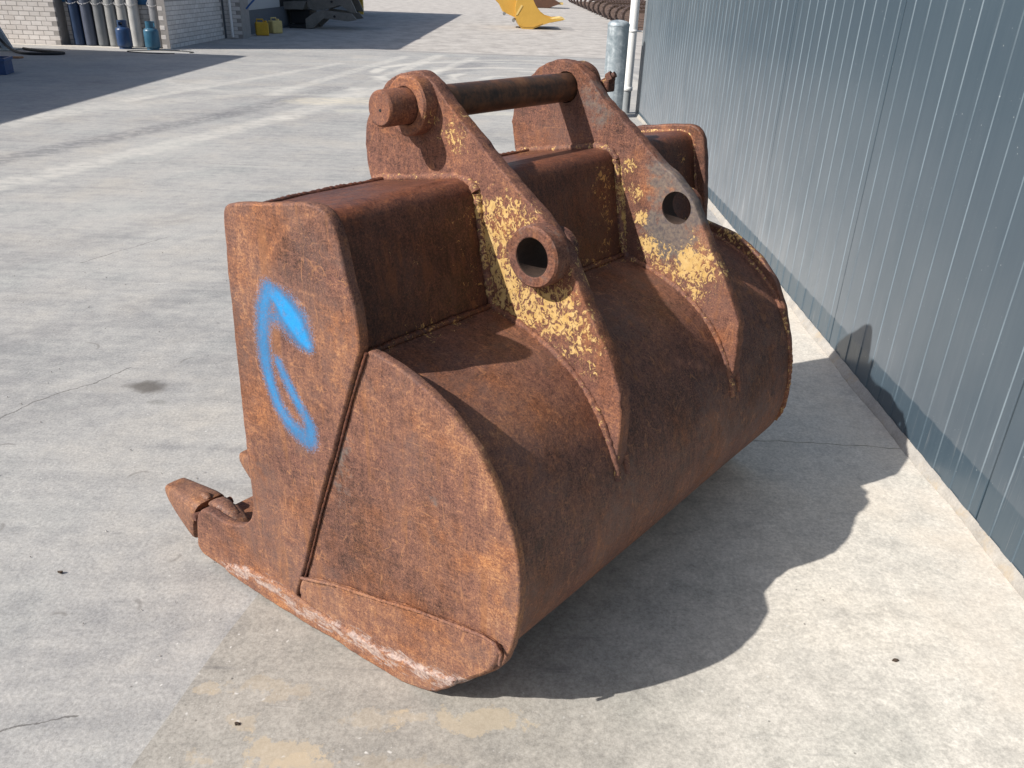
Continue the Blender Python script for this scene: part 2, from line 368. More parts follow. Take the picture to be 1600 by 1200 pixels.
        # beige mud films and scuffs on the smooth slab
        for (cx, cy, r, sx, amt) in ((-.50, 1.27, .10, 1, .8), (-.44, 1.22, .09, 1., .75), (-.62, 1.36, .05, 1, .5), (-.06, 1.37, .075, .6, .75), (-.20, 1.37, .035, .8, .45), (-.32, 1.37, .05, .7, .35), (-.58, 1.45, .07, .6, .4), (-.25, 1.22, .08, .6, .3), (-.67, 1.24, .04, 1, .5), (-.72, 1.44, .03, 1, .5)):
            d = s.vm('LENGTH', s.vm('MULTIPLY', s.vm('SUBTRACT', s.vm('ADD', P, s.vm('SCALE', wv, scale=.45)), (cx, cy, 0)), (sx, 1.7, 0)), out=1)
            d = s.math('ADD', d, s.math('MULTIPLY', s.math('SUBTRACT', mid, .5), r * 3.0)); d = s.math('ADD', d, s.math('MULTIPLY', s.math('SUBTRACT', sm, .5), r * 4.5))
            col = s.mix(s.math('MULTIPLY', s.rng(d, r * .78, r * .95, 1, 0), amt * .75), col, (.58, .49, .36))
        # dark horizontal drag marks
        dk = s.math('MULTIPLY', s.rng(stx2, .60, .70), s.rng(s.noise(P, 1.8, 3, .5), .45, .62))
        dk = s.math('MULTIPLY', dk, s.rng(X, .2, 1.2, 1, .25))
        col = s.mix(s.math('MULTIPLY', dk, .5), col, (.15, .15, .155))
        # darker under and around the bucket, paler towards the wall
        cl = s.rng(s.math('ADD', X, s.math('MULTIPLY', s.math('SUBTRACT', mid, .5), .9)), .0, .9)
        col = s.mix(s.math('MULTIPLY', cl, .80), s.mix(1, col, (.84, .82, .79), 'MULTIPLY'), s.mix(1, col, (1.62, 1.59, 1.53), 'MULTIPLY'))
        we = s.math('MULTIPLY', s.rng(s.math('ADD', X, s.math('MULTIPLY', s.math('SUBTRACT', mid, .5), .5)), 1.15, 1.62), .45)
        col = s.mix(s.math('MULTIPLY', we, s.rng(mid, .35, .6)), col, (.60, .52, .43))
    # white flecks, dark grit
    vd = s.vor(s.vm('ADD', P, s.vm('SCALE', s.noise(P, 30, 2, .5, col=True), scale=.03)), 26)
    fk = s.math('MULTIPLY', s.rng(vd, .05, .11, 1, 0), s.rng(s.noise(P, 2.2, 3, .6), .47, .58))
    col = s.mix(s.math('MULTIPLY', fk, .8), col, (.66, .65, .62))
    vs = s.vor(P, 95); sk = s.math('MULTIPLY', s.rng(vs, .06, .16, 1, 0), s.rng(s.noise(P, 6, 3, .6), .50, .60))
    col = s.mix(s.math('MULTIPLY', sk, .55), col, (.60, .59, .57))
    vk = s.vor(s.vm('ADD', P, (5.3, 2.1, 0)), 17); dk2 = s.math('MULTIPLY', s.rng(vk, .03, .07, 1, 0), s.rng(s.noise(P, 1.7, 3, .6), .50, .60))
    col = s.mix(s.math('MULTIPLY', dk2, .75), col, (.07, .065, .06))
    # white scrape dashes
    dn = s.noise(s.mapping(P, (1.0, 22, 1), (0, 0, .02)), 1.4, 4, .6)
    dm = s.math('MULTIPLY', s.rng(dn, .66, .70), s.rng(s.noise(P, 2.7, 3, .6), .5, .6))
    col = s.mix(s.math('MULTIPLY', dm, .55 if zone == 0 else .2), col, (.62, .61, .58))
    if tint != (1, 1, 1): col = s.mix(1, col, tint, 'MULTIPLY')
    h = s.math('ADD', s.math('MULTIPLY', sm, .8), s.math('MULTIPLY', fine, .25))
    nrm = s.bump(h, .35 if zone == 0 else .22, .010)
    return s.fin(col, .85, nrm, spec=.25)

CONC = concrete('yard_concrete', zone=0)
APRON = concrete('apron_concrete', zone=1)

# ================================================================== SETTING
# ---- ground
g = MB()
def sheet(mb, x0, x1, y0, y1, z, nx, ny):
    vs = [(x0 + (x1 - x0) * i / nx, y0 + (y1 - y0) * j / ny, z) for j in range(ny + 1) for i in range(nx + 1)]
    mb.add(vs, [(j * (nx + 1) + i, j * (nx + 1) + i + 1, (j + 1) * (nx + 1) + i + 1, (j + 1) * (nx + 1) + i) for j in range(ny) for i in range(nx)])
sheet(g, -400, 400, -200, 700, 0, 40, 40)
ground = g.build('ground', CONC, fixn=False); tag(ground, kind='structure')

# ---- apron slabs (two cast plates beside the hall, 4 mm proud, ragged joint between them)
def slab(name, poly, z=.004, zb=-.05):
    m = MB(); m.prism(poly, lambda x, y: (x, y, z), lambda x, y: (x, y, zb)); o = m.build(name, APRON); return tag(o, kind='structure')
r2 = random.Random(3)
jx = [-.68 + i * .03 for i in range(76)]
def jy(x): return 2.775 + .010 * math.sin(x * 3.1) + .006 * math.sin(x * 11) + .004 * math.sin(x * 37) - .012 * (x > 1.2)
topj = [(x, jy(x) - .0028) for x in jx if x < 1.515]; botj = [(x, jy(x) + .0022 + .0015 * math.sin(x * 60)) for x in jx if x < 1.515]
edge = [(-.83 + .0 * i, y) for i, y in enumerate((-2.0,))]
left = [(-1.30, -1.2), (-.955, .5), (-.82, 1.2), (-.79, 1.35), (-.765, 1.5), (-.735, 1.65), (-.70, 1.80), (-.69, 2.2)]
s1 = slab('concrete_slab', left + topj + [(1.56, jy(1.5)), (1.56, -1.2)])
s2 = slab('concrete_slab', [(1.56, jy(1.5) + .003)] + botj[::-1] + [(-.68, 5.6), (1.56, 5.6)])
for o in (s1, s2): o['group'] = 'smooth concrete slabs beside the metal wall'
jm = simple('joint_dirt', (.05, .045, .04), .95)
m = MB(); m.prism([(-.68, 2.70), (1.50, 2.70), (1.50, 2.85), (-.68, 2.85)], lambda x, y: (x, y, .0012), lambda x, y: (x, y, -.02)); tag(m.build('slab_joint', jm), kind='structure')

# ---- gravel grit
def grit():
    m = MB(); R = random.Random(11)
    for i in range(900):
        if R.random() < .6: x, y = R.uniform(-3.2, 1.2), R.uniform(.9, 5)
        else: x, y = R.uniform(-7, 1.2), R.uniform(4, 14)
        if x > -.2 and 1.4 < y < 3.4: continue
        if x < -.60 - 0. and x > -1.2 and y > 1.9 and y < 3.: pass
        r = R.uniform(.0008, .0030) * (1.5 if R.random() < .04 else 1) * (1 + y * .06)
        a = R.uniform(0, 6.28); vs = []
        for k in range(5):
            an = a + k * 1.2566; q = r * R.uniform(.6, 1.3); vs.append((x + q * math.cos(an), y + q * math.sin(an), .003))
        vs.append((x, y, .004 + r * .8)); m.add(vs, [(k, (k + 1) % 5, 5) for k in range(5)])
    return m
gm = NT('grit'); rr = gm.noise(gm.wpos(), 23, 1, .5)
GRIT = gm.fin(gm.ramp(rr, [(.42, (.06, .05, .045)), (.5, (.3, .28, .25)), (.58, (.6, .58, .54))]), .9)
tag(grit().build('grit', GRIT), label='loose grit and small stone chips on the yard concrete', cat='grit', kind='stuff')

# ---- metal hall wall ------------------------------------------------------
def panel_mat():
    s = NT('blue_grey_coated_steel'); P = s.wpos(); X, Y, Z = s.sep(P)
    big = s.noise(P, 1.0, 4, .55); mid = s.noise(P, 7, 5, .6); st = s.noise(s.mapping(P, (1, 34, 1.1)), 1.3, 5, .6)
    base = s.ramp(s.math('ADD', s.math('MULTIPLY', big, .6), s.math('MULTIPLY', st, .4)), [(.35, (.044, .070, .095)), (.5, (.052, .080, .105)), (.65, (.062, .091, .116))])
    # pale tone above the darker lowest strip, fading upward
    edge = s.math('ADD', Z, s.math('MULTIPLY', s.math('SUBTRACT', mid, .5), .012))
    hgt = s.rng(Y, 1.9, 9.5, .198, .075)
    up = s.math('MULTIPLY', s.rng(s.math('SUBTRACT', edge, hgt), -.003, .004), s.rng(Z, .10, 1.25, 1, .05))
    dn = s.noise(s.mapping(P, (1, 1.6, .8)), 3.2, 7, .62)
    pale_tone = s.math('MULTIPLY', up, s.rng(dn, .22, .80, .35, .95))
    far = s.rng(Y, 2.2, 5.2, .16, .55)  # bright gloss zone of the wall painted into the pale tone
    col = s.mix(s.math('MULTIPLY', pale_tone, far), base, (.42, .42, .43))
    # vertical runs and specks
    run = s.math('MULTIPLY', s.rng(s.noise(s.mapping(P, (1, 60, 2.2)), 1.1, 5, .65), .60, .68), s.rng(Z, .0, .5, .30, .0))
    col = s.mix(run, col, (.40, .41, .41))
    v = s.vor(P, 24); sp = s.math('MULTIPLY', s.rng(v, .035, .075, 1, 0), s.rng(s.noise(P, 2.3, 2, .5), .48, .62))
    v2 = s.vor(P, 70); sp2 = s.math('MULTIPLY', s.rng(v2, .05, .10, 1, 0), s.rng(s.noise(P, 3.1, 2, .5), .54, .66))
    col = s.mix(s.math('MAXIMUM', s.math('MULTIPLY', sp, .5), s.math('MULTIPLY', sp2, .35)), col, (.52, .55, .57))
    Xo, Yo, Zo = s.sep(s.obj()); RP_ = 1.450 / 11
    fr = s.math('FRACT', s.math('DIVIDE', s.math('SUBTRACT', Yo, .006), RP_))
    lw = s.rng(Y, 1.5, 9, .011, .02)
    l1 = s.math('LESS_THAN', s.math('ABSOLUTE', s.math('SUBTRACT', fr, .295)), lw)  # pale line at each rib step, sun catching the edge painted in
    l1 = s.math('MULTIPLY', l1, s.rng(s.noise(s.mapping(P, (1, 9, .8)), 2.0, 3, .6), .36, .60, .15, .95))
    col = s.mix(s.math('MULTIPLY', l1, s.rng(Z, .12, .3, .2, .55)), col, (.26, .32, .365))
    # drying stain curve
    h = s.math('ADD', s.math('MULTIPLY', s.noise(s.mapping(P, (1, 1, .35)), 2.2, 3, .5), 1.0), s.math('MULTIPLY', s.noise(P, 160, 2, .5), .04))
    nrm = s.bump(h, .06, .012)
    return s.fin(col, s.math('ADD', .30, s.math('MULTIPLY', pale_tone, .30)), nrm, spec=.5)
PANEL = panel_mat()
hall = empty('metal_hall_wall', (1.56, 2.24, 0), label='tall blue grey ribbed metal hall wall along the right side', cat='wall')
PW, NR = 1.462, 11; RP = (PW - .012) / NR; WALL_H = 4.6
def panel_profile():
    pts = [(.018, .000), (.004, .0002), (.0, .004)]       # (x depth, y)
    pts = [(.014, .0005), (.002, .002), (.0, .006)]
    for k in range(NR):
        a = .006 + k * RP
        pts += [(0, a + RP * .28), (-.0038, a + RP * .28 + .0045), (-.0038, a + RP * .78), (0, a + RP * .78 + .0045)]
    pts += [(.0, PW - .010), (.002, PW - .006), (.014, PW - .0045)]
    return pts
m = MB(); pp = panel_profile(); n = len(pp)
zs = [.0, .6, 1.5, 3, WALL_H]
vs = [(x, y, z) for z in zs for x, y in pp]
m.add(vs, [(j * n + i, j * n + i + 1, (j + 1) * n + i + 1, (j + 1) * n + i) for j in range(len(zs) - 1) for i in range(n - 1)])
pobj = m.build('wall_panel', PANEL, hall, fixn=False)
y_end = 11.46 - 2.24; k = 0
starts = [i * PW for i in range(-4, 6)]
first = True
for i in range(-3, 7):
    y0 = -PW + 1.458 + (i - 0) * PW - PW + 1.462 * 0
panel_y = [(-3 + i) * PW for i in range(9)]       # ... 2.24 is a seam
for i, yy in enumerate(panel_y):
    o = pobj if i == 0 else link(pobj.copy(), hall)
    o.location = (0, yy, 0)
last = panel_y[-1] + PW
rest = y_end - last
o = link(pobj.copy(), hall); o.location = (0, last, 0); o.scale = (1, rest / PW, 1)
dark = simple('dark_gap', (.012, .014, .016), .9)
m = MB(); m.box(.0145, panel_y[0] - .3, -.02, .09, y_end, WALL_H + .02); m.build('panel_core', dark, hall)
GREYT = simple('grey_trim', (.20, .22, .235), .45, .1, .1, 5, .05)
m = MB(); m.box(-.006, y_end + .002, 0.0, .12, y_end + .010, WALL_H); m.box(-.010, y_end - .055, 0.0, -.004, y_end + .010, WALL_H); m.build('corner_trim', GREYT, hall)
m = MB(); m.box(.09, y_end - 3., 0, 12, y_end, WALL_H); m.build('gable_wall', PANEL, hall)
# mortar fillet at the foot
def fillet():
    m = MB(); R = random.Random(5); ys = np.arange(-1.2, 11.4, .03); prof = []
    n = len(ys); a = np.cumsum([R.gauss(0, .0016) for _ in ys]); a -= np.linspace(a[0], a[-1], n); b = np.array([R.gauss(0, .0012) for _ in ys])
    vs = []
    for i, y in enumerate(ys):
        wdt = .023 + .007 * math.sin(y * 2.3) + .004 * math.sin(y * 9.7 + 1) + a[i] * .12 + b[i]
        for q, (t, z) in enumerate(((0, .040), (.25, .037), (.6, .024), (.85, .014), (1.0, .0045), (1.0, -.01))):
            vs.append((1.5577 - t * wdt, y, z + R.gauss(0, .0008)))
    m.add(vs, [(i * 6 + k, i * 6 + k + 1, (i + 1) * 6 + k + 1, (i + 1) * 6 + k) for i in range(n - 1) for k in range(5)], True); return m
FIL = simple('mortar', (.36, .34, .31), .9, 0, .22, 14, .5, .006, dirt=(.40, .32, .22))
tag(fillet().build('mortar_kerb', FIL, fixn=True), kind='structure')

# ---- drainpipe at the hall corner
dp = empty('drainpipe', (1.42, 11.62, 0), label='white plastic drainpipe with grey foot at the corner of the metal wall', cat='drainpipe')
WPVC = simple('white_pvc', (.80, .80, .79), .35, 0, .04, 3, .03); GPIPE = simple('grey_pipe', (.28, .30, .31), .5, 0, .1, 6, .05)
PR = .058
m = MB(); m.lathe([(PR, .34), (PR, 4.5)], 28); m.build('pipe', WPVC, dp)
m = MB(); m.lathe([(PR - .004, -.02), (PR - .004, .30)], 28); m.build('foot_pipe', GPIPE, dp)
m = MB(); m.lathe([(PR, .29), (PR + .010, .295), (PR + .010, .335), (PR, .345)], 28); m.build('collar', WPVC, dp)
for zb in (1.02, 2.6):
    m = MB(); m.lathe([(PR, zb), (PR + .007, zb + .003), (PR + .007, zb + .028), (PR, zb + .031)], 28); m.box(.03, -.01, zb + .008, .13, .01, zb + .024); m.build('pipe_bracket', WPVC, dp)
# ---- cable conduit strip beside
m = MB(); m.tube([(1.555, 11.52, 0), (1.555, 11.52, 4.4)], .014, 8); tag(m.build('conduit', GREYT), label='thin grey conduit between the white drainpipe and the wall corner', cat='conduit')

# ---- bollard
def galv():
    s = NT('galvanised_steel'); P = s.obj(); v = s.noise(s.mapping(P, (1, 1, 1.4)), 9, 6, .6, 1.0)
    run = s.noise(s.mapping(P, (5, 5, .7)), 4, 5, .6)
    col = s.ramp(s.math('ADD', s.math('MULTIPLY', v, .6), s.math('MULTIPLY', run, .4)), [(.36, (.22, .27, .30)), (.5, (.33, .38, .41)), (.62, (.50, .55, .57))])
    return s.fin(col, s.rng(v, .3, .7, .4, .6), s.bump(v, .1, .003), metal=.35)
bo = empty('bollard', (1.19, 11.25, 0), label='galvanised round steel bollard beside the metal wall corner', cat='bollard')
BR = .138; BH = 1.155
m = MB(); m.lathe([(BR, 0), (BR, BH - .035)], 32, cap=False); m.build('post', galv(), bo)
m = MB(); m.lathe([(BR + .004, BH - .05), (BR + .004, BH - .03), (BR * .92, BH - .008), (BR * .7, BH + .008), (BR * .35, BH + .018), (.001, BH + .021)], 32); m.build('cap', galv(), bo)

# ================================================================== BUCKET
O = (-0.2687, 1.5223, 0.0); AZ = math.radians(39.22)
# local x = u (across, away from camera), local y = -v, local z = w
bucket = empty('excavator_bucket', O, math.pi / 2 - AZ, label='large rusty excavator bucket with flaking yellow lugs and a blue sprayed mark', cat='excavator bucket')
KT = .109; UF = 1.575
def near_u(v): return KT * v
def far_u(v): return UF - KT * v

def seg_mask(pts, a, b, soft=.5):
    """soft union of capsules through pts [(a,b,r)]"""
    m = np.zeros_like(a)
    for p, q in zip(pts[:-1], pts[1:]):
        dx, dy = q[0] - p[0], q[1] - p[1]; L = dx * dx + dy * dy + 1e-9
        t = np.clip(((a - p[0]) * dx + (b - p[1]) * dy) / L, 0, 1)
        d = np.hypot(a - p[0] - t * dx, b - p[1] - t * dy); r = p[2] + (q[2] - p[2]) * t
        m = np.maximum(m, np.clip((r * (1 + soft) - d) / (2 * soft * r), 0, 1))
    return m
def blob_mask(bl, a, b):
    m = np.zeros_like(a)
    for x, y, r, s in bl:
        d = np.hypot(a - x, b - y) / (r * 1.45); m = np.maximum(m, s * np.clip(1.45 - d, 0, 1) ** .8)
    return m
BA = [[-0.318, 0.965, 0.022], [-0.290, 0.952, 0.028], [-0.268, 0.928, 0.041], [-0.247, 0.906, 0.043], [-0.228, 0.880, 0.032], [-0.209, 0.862, 0.017]]
BF = [[-0.335, 0.900, 0.018], [-0.265, 0.908, 0.022]]
BB = [[a_, b_, c_ * 1.4] for a_, b_, c_ in [[-0.322, 0.967, 0.0168], [-0.344, 0.916, 0.0189], [-0.358, 0.849, 0.0168], [-0.359, 0.784, 0.0168], [-0.35, 0.728, 0.0147], [-0.331, 0.674, 0.0147], [-0.299, 0.636, 0.0168], [-0.264, 0.618, 0.0189], [-0.239, 0.609, 0.0189]]]
BC = [[a_, b_, c_ * 1.35] for a_, b_, c_ in [[-0.315, 0.793, 0.0105], [-0.294, 0.753, 0.0126], [-0.268, 0.711, 0.0126], [-0.242, 0.677, 0.0126], [-0.224, 0.649, 0.0147], [-0.23, 0.616, 0.0189]]]
WE = [[-0.661, 0.056, 0.0105], [-0.531, 0.083, 0.0189], [-0.439, 0.083, 0.0231], [-0.341, 0.066, 0.0231], [-0.22, 0.063, 0.0231], [-0.128, 0.069, 0.0252], [-0.018, 0.073, 0.0273], [0.066, 0.083, 0.0273], [0.146, 0.096, 0.0252], [0.223, 0.126, 0.0168]]
YN = [[-0.243, 1.255, 0.0294, 0.6], [-0.23, 1.229, 0.021, 0.6], [-0.291, 1.241, 0.0168, 0.5], [-0.106, 1.083, 0.0378, 0.8], [-0.055, 1.086, 0.042, 0.8], [0.004, 1.082, 0.0252, 0.5], [-0.104, 1.012, 0.0336, 0.9], [-0.07, 0.937, 0.0462, 0.85], [-0.046, 0.875, 0.0462, 0.8], [0.016, 0.875, 0.0525, 0.85], [0.094, 0.896, 0.0525, 0.9], [0.134, 0.875, 0.0462, 0.8], [0.108, 0.965, 0.0315, 0.6], [0.166, 0.834, 0.042, 0.7], [0.05, 0.816, 0.0378, 0.6], [0.132, 0.773, 0.042, 0.55], [0.19, 0.774, 0.0315, 0.4], [-0.149, 1.099, 0.021, 0.7], [-0.313, 1.276, 0.0126, 0.6]]
YF = [[-0.126, 1.112, 0.0182, 0.8], [-0.093, 1.042, 0.0182, 0.8], [-0.062, 0.97, 0.0182, 0.8], [-0.033, 0.897, 0.0234, 0.85], [0.011, 0.867, 0.0364, 0.8], [0.057, 0.858, 0.039, 0.7], [0.131, 0.866, 0.052, 0.95], [0.182, 0.868, 0.039, 0.7], [0.096, 0.808, 0.0468, 0.7], [0.151, 0.801, 0.039, 0.6], [0.205, 0.854, 0.026, 0.6], [0.041, 0.814, 0.0312, 0.6], [0.126, 0.754, 0.0312, 0.4]]
GF = [[0.0, 1.114, 0.052, 0.8], [0.077, 1.09, 0.052, 0.9], [0.106, 1.031, 0.039, 1], [0.045, 0.943, 0.065, 0.9], [-0.023, 0.959, 0.039, 0.7], [-0.0, 1.039, 0.0416, 0.6], [-0.275, 1.295, 0.0364, 0.6], [-0.236, 1.245, 0.0312, 0.6]]
OF = [[-0.02, 1.073, 0.039, 1], [0.119, 0.94, 0.0468, 1]]
SC = [[(-0.154, 1.165, .006), (-0.212, 1.146, .008), (-0.276, 1.093, .008), (-0.325, 1.026, .007), (-0.365, 0.972, .004)],
      [(-0.26, 1.068, .003), (-0.202, 1.065, .003), (-0.128, 1.067, .002)], [(-0.313, 0.969, .002), (-0.234, 0.958, .002), (-0.139, 0.952, .002), (-0.083, 0.951, .003)],
      [(-.3, 1.01, .002), (-.24, .985, .003), (-.17, .985, .002)], [(-.40, 1.08, .003), (-.42, .98, .004), (-.41, .88, .002)]]
WE2 = [(a, b - .014, c_ * 1.35) for a, b, c_ in WE]
def m_side(u, v, w_):
    out = {'blue': np.clip(np.maximum.reduce([seg_mask(BA, v, w_, .6), .80 * seg_mask(BB, v, w_, .6), .80 * seg_mask(BC, v, w_, .6), .74 * seg_mask(BF, v, w_, .9)]), 0, 1)}
    boost = seg_mask(BA[2:], v, w_, .6); out['blue'] = np.where(out['blue'] > 0, np.minimum(out['blue'], .82 + .18 * boost), 0)
    o = np.maximum.reduce([seg_mask(c, v, w_, .6) for c in SC]) * .8
    o = np.maximum(o, .45 * np.clip(1 - np.hypot((v + .38) / .12, (w_ - 1.0) / .22), 0, 1))
    o = np.maximum(o, .5 * np.clip(1 - np.hypot((v + .10) / .10, (w_ - .87) / .14), 0, 1))
    lowband = np.clip((.16 - w_) / .12, 0, 1) * (v < .2); o = np.maximum(o, .55 * lowband)
    out['org'] = o
    out['dark'] = .5 * np.clip(1 - np.hypot((v + .24) / .14, (w_ - 1.06) / .10), 0, 1)
    out['wear'] = seg_mask(WE2, v, w_, .7)
    return out
def m_rear(u, v, w_):
    o = m_side(u, v, w_); o['blue'] = o['blue'] * 0
    o['org'] = np.maximum(.55 * np.clip((v - .12 + (w_ - .5) * .15) / .18, 0, 1), .55 * np.clip((.20 - w_) / .15, 0, 1))
    o['dark'] = .35 * np.clip(1 - np.hypot((v + .16) / .20, (w_ - .38) / .30), 0, 1)
    o['grey'] = .55 * np.clip(1.2 - np.hypot((v + .15) / .07, (w_ - .60) / .25), 0, 1) + .5 * np.clip(1 - np.hypot((v - .13) / .07, (w_ - .58) / .05), 0, 1)
    return o
def m_heel(u, v, w_):
    return {'org': .42 + 0 * v + .25 * np.clip((.14 - w_) / .1, 0, 1), 'wear': seg_mask(WE2, v, w_, .7)}
LE_N = [(-.173, 1.14), (-.141, 1.036), (-.126, .94), (-.105, .827), (-.061, .819), (.008, .797), (.099, .762), (.182, .706), (.241, .65), (.298, .557)]
def m_lug(bl, grey=(), org=(), edge=.7):
    def f(u, v, w_):
        e = edge * seg_mask([(a, b, .012) for a, b in LE_N[:6]], v, w_, .6); e2 = .5 * edge * seg_mask([(a, b, .009) for a, b in LE_N[5:]], v, w_, .6)
        out = {'yel': np.maximum.reduce([blob_mask(bl, v, w_), e, e2])}
        if len(grey): out['grey'] = blob_mask(grey, v, w_); out['org'] = blob_mask(org, v, w_)
        else: out['org'] = 0 * v
        out['dark'] = .25 * np.clip((w_ - 1.2) / .2, 0, 1)
        return out
    return f

def resample(poly, step, closed=True):
    out = []; n = len(poly)
    for i in range(n if closed else n - 1):
        a = np.array(poly[i]); b = np.array(poly[(i + 1) % n]); L = np.hypot(*(b - a)); k = max(1, int(round(L / step)))
        for t in range(k): out.append(tuple(a + (b - a) * t / k))
    if not closed: out.append(tuple(poly[-1]))
    return out
def smoothpoly(p, it=2):
    p = np.array(p)
    for _ in range(it): p = (np.roll(p, 1, 0) + 2 * p + np.roll(p, -1, 0)) / 4
    return p
def inset(p, d):
    t = np.roll(p, -1, 0) - np.roll(p, 1, 0); t /= np.linalg.norm(t, axis=1)[:, None] + 1e-12
    n = np.stack([-t[:, 1], t[:, 0]], 1)
    A = .5 * np.sum(p[:, 0] * np.roll(p[:, 1], -1) - np.roll(p[:, 0], -1) * p[:, 1])
    return p + n * d * (1 if A > 0 else -1)
def inside(pts, poly):
    x, y = pts[:, 0], pts[:, 1]; c = np.zeros(len(pts), bool); n = len(poly)
    for i in range(n):
        x1, y1 = poly[i]; x2, y2 = poly[(i + 1) % n]
        if y1 == y2: continue
        k = ((y1 > y) != (y2 > y)) & (x < (x2 - x1) * (y - y1) / (y2 - y1) + x1); c ^= k
    return c
def plate(outline, thick, ufn, step=.007, bev=.005, rough=.0009, holes=(), seed=1, sm=2, coarse=False, side=1):
    """dense flat plate; outline in (v,w); ufn(v) outer face u; side=+1: thickness towards +u"""
    R = random.Random(seed)
    p = smoothpoly(resample(outline, .008), sm)
    nz = np.array([R.gauss(0, 1) for _ in p]); nz = (np.roll(nz, 1) + nz + np.roll(nz, -1)) / 3
    nz2 = np.array([R.gauss(0, 1) for _ in range(len(p) // 9 + 2)]); nz2 = np.interp(np.arange(len(p)) / 9, np.arange(len(nz2)), nz2)
    p = inset(p, 0) + (inset(p, 1) - p) * ((nz * rough + nz2 * rough * 1.2)[:, None])
    f = inset(p, bev); m = MB(); n = len(p)
    hole_pts = []
    for (hv, hw, hr) in holes:
        k = 48; hole_pts.append(np.array([(hv + hr * math.cos(2 * math.pi * i / k), hw + hr * math.sin(2 * math.pi * i / k)) for i in range(k)]))
    pts = [tuple(q) for q in f]; faces = [list(range(n))]; edges = [(i, (i + 1) % n) for i in range(n)]
    for h in hole_pts:
        b = len(pts); pts += [tuple(q) for q in h]; edges += [(b + i, b + (i + 1) % len(h)) for i in range(len(h))]
    if not coarse:
        lo = f.min(0); hi = f.max(0)
        G = np.array([(x + (step / 2 if j % 2 else 0), y) for j, y in enumerate(np.arange(lo[1], hi[1], step)) for x in np.arange(lo[0], hi[0], step)])
        fi = inset(f, step * .5); G = G[inside(G, fi)]
        for (hv, hw, hr) in holes: G = G[np.hypot(G[:, 0] - hv, G[:, 1] - hw) > hr + step * .5]
        pts += [tuple(q) for q in G]
    vs2, _, fs2, *_ = delaunay_2d_cdt([Vector(q) for q in pts], edges, [], 0, 1e-6)
    V = np.array([(a.x, a.y) for a in vs2]); F = np.array([list(t) for t in fs2]); cen = V[F].mean(1)
    keep = inside(cen, f)
    for (hv, hw, hr) in holes: keep &= np.hypot(cen[:, 0] - hv, cen[:, 1] - hw) > hr * .998
    F = F[keep]
    sgn = side
    def P(q, d): return (ufn(q[0]) + sgn * d, -q[0], q[1])
    m.add([P(q, 0) for q in V], [tuple(t) for t in F])
    m.add([P(q, thick) for q in V], [tuple(t[::-1]) for t in F])
    rings = [(f, 0), (inset(p, bev * .3), bev * .3), (p, bev), (p, thick - bev), (inset(p, bev * .3), thick - bev * .3), (f, thick)]
    rv = [P(q, d) for r_, d in rings for q in r_]
    m.add(rv, [(j * n + i, j * n + (i + 1) % n, (j + 1) * n + (i + 1) % n, (j + 1) * n + i) for j in range(5) for i in range(n)], True)
    for h in hole_pts:
        k = len(h); m.add([P(q, d) for d in (0, thick) for q in h], [(i, (i + 1) % k, (i + 1) % k + k, i + k) for i in range(k)], True)
    return m

FRONT = [(-.051, .897), (-.059, .985), (-.077, 1.037), (-.097, 1.12), (-.107, 1.148), (-.122, 1.168), (-.15, 1.181), (-.18, 1.181), (-.306, 1.161), (-.409, 1.145), (-.431, 1.138), (-.443, 1.12), (-.447, 1.09), (-.453, 1.03), (-.462, .822), (-.471, .61), (-.476, .457), (-.475, .37), (-.478, .31), (-.495, .265), (-.53, .232), (-.57, .214), (-.618, .207), (-.685, .213), (-.715, .208), (-.735, .19), (-.750, .15), (-.760, .10), (-.768, .055), (-.75, .034), (-.695, .028), (-.584, .020), (-.487, .018), (-.346, .014), (-.341, .086), (-.284, .246), (-.233, .399), (-.161, .593), (-.101, .764)]
REAR = [(-.039, .893), (-.05, .887), (-.097, .764), (-.157, .593), (-.229, .399), (-.280, .246), (-.337, .086), (-.342, .016), (-.225, .012), (-.132, .007), (-.043, .002), (.05, .004), (.10, .014), (.145, .036), (.204, .083), (.25, .133), (.30, .185), (.325, .225), (.341, .275), (.350, .33), (.354, .39), (.354, .45), (.351, .504), (.337, .564), (.298, .658), (.241, .75), (.168, .815), (.103, .851), (.036, .877)]
HEEL = [(-.335, .10), (-.318, .150), (-.30, .162), (-.185, .197), (-.032, .228), (.08, .256), (.203, .275), (.274, .284), (.305, .281), (.322, .262), (.318, .225), (.296, .185), (.246, .135), (.200, .087), (.141, .041), (.095, .02), (.05, .010), (-.043, .008), (-.132, .012), (-.225, .016), (-.335, .022)]
plate(FRONT, .028, lambda v: near_u(v) - .012, rough=.0008, seed=1).build('side_cutter', RUST_SIDE, bucket, m_side)
plate(REAR, .024, lambda v: near_u(v) + .002, rough=.0008, seed=2).build('side_plate', RUST_SIDE, bucket, m_rear)
plate(HEEL, .016, lambda v: near_u(v) - .011, rough=.0022, bev=.008, seed=3, sm=3).build('heel_wear_plate', RUST_SIDE, bucket, m_heel)
def shrink(poly, d, wmin): 
    q = inset(np.array(poly), d if not callable(d) else 0); n_ = inset(np.array(poly), 1) - np.array(poly)
    if callable(d): q = np.array([np.array(p_) + e_ * d(*p_) for p_, e_ in zip(poly, n_)])
    return [tuple(b) if b[1] > wmin else a for a, b in zip(poly, q)]
BAR = [(-.640, .030), (-.584, .016), (-.487, .012), (-.346, .008), (-.225, .008), (-.132, .004), (-.043, -.0), (.05, .002), (.10, .012), (.148, .034), (.195, .078), (.212, .105), (.205, .118), (.15, .100), (.06, .080), (-.04, .072), (-.15, .070), (-.30, .076), (-.42, .088), (-.53, .090), (-.60, .070), (-.640, .045)]
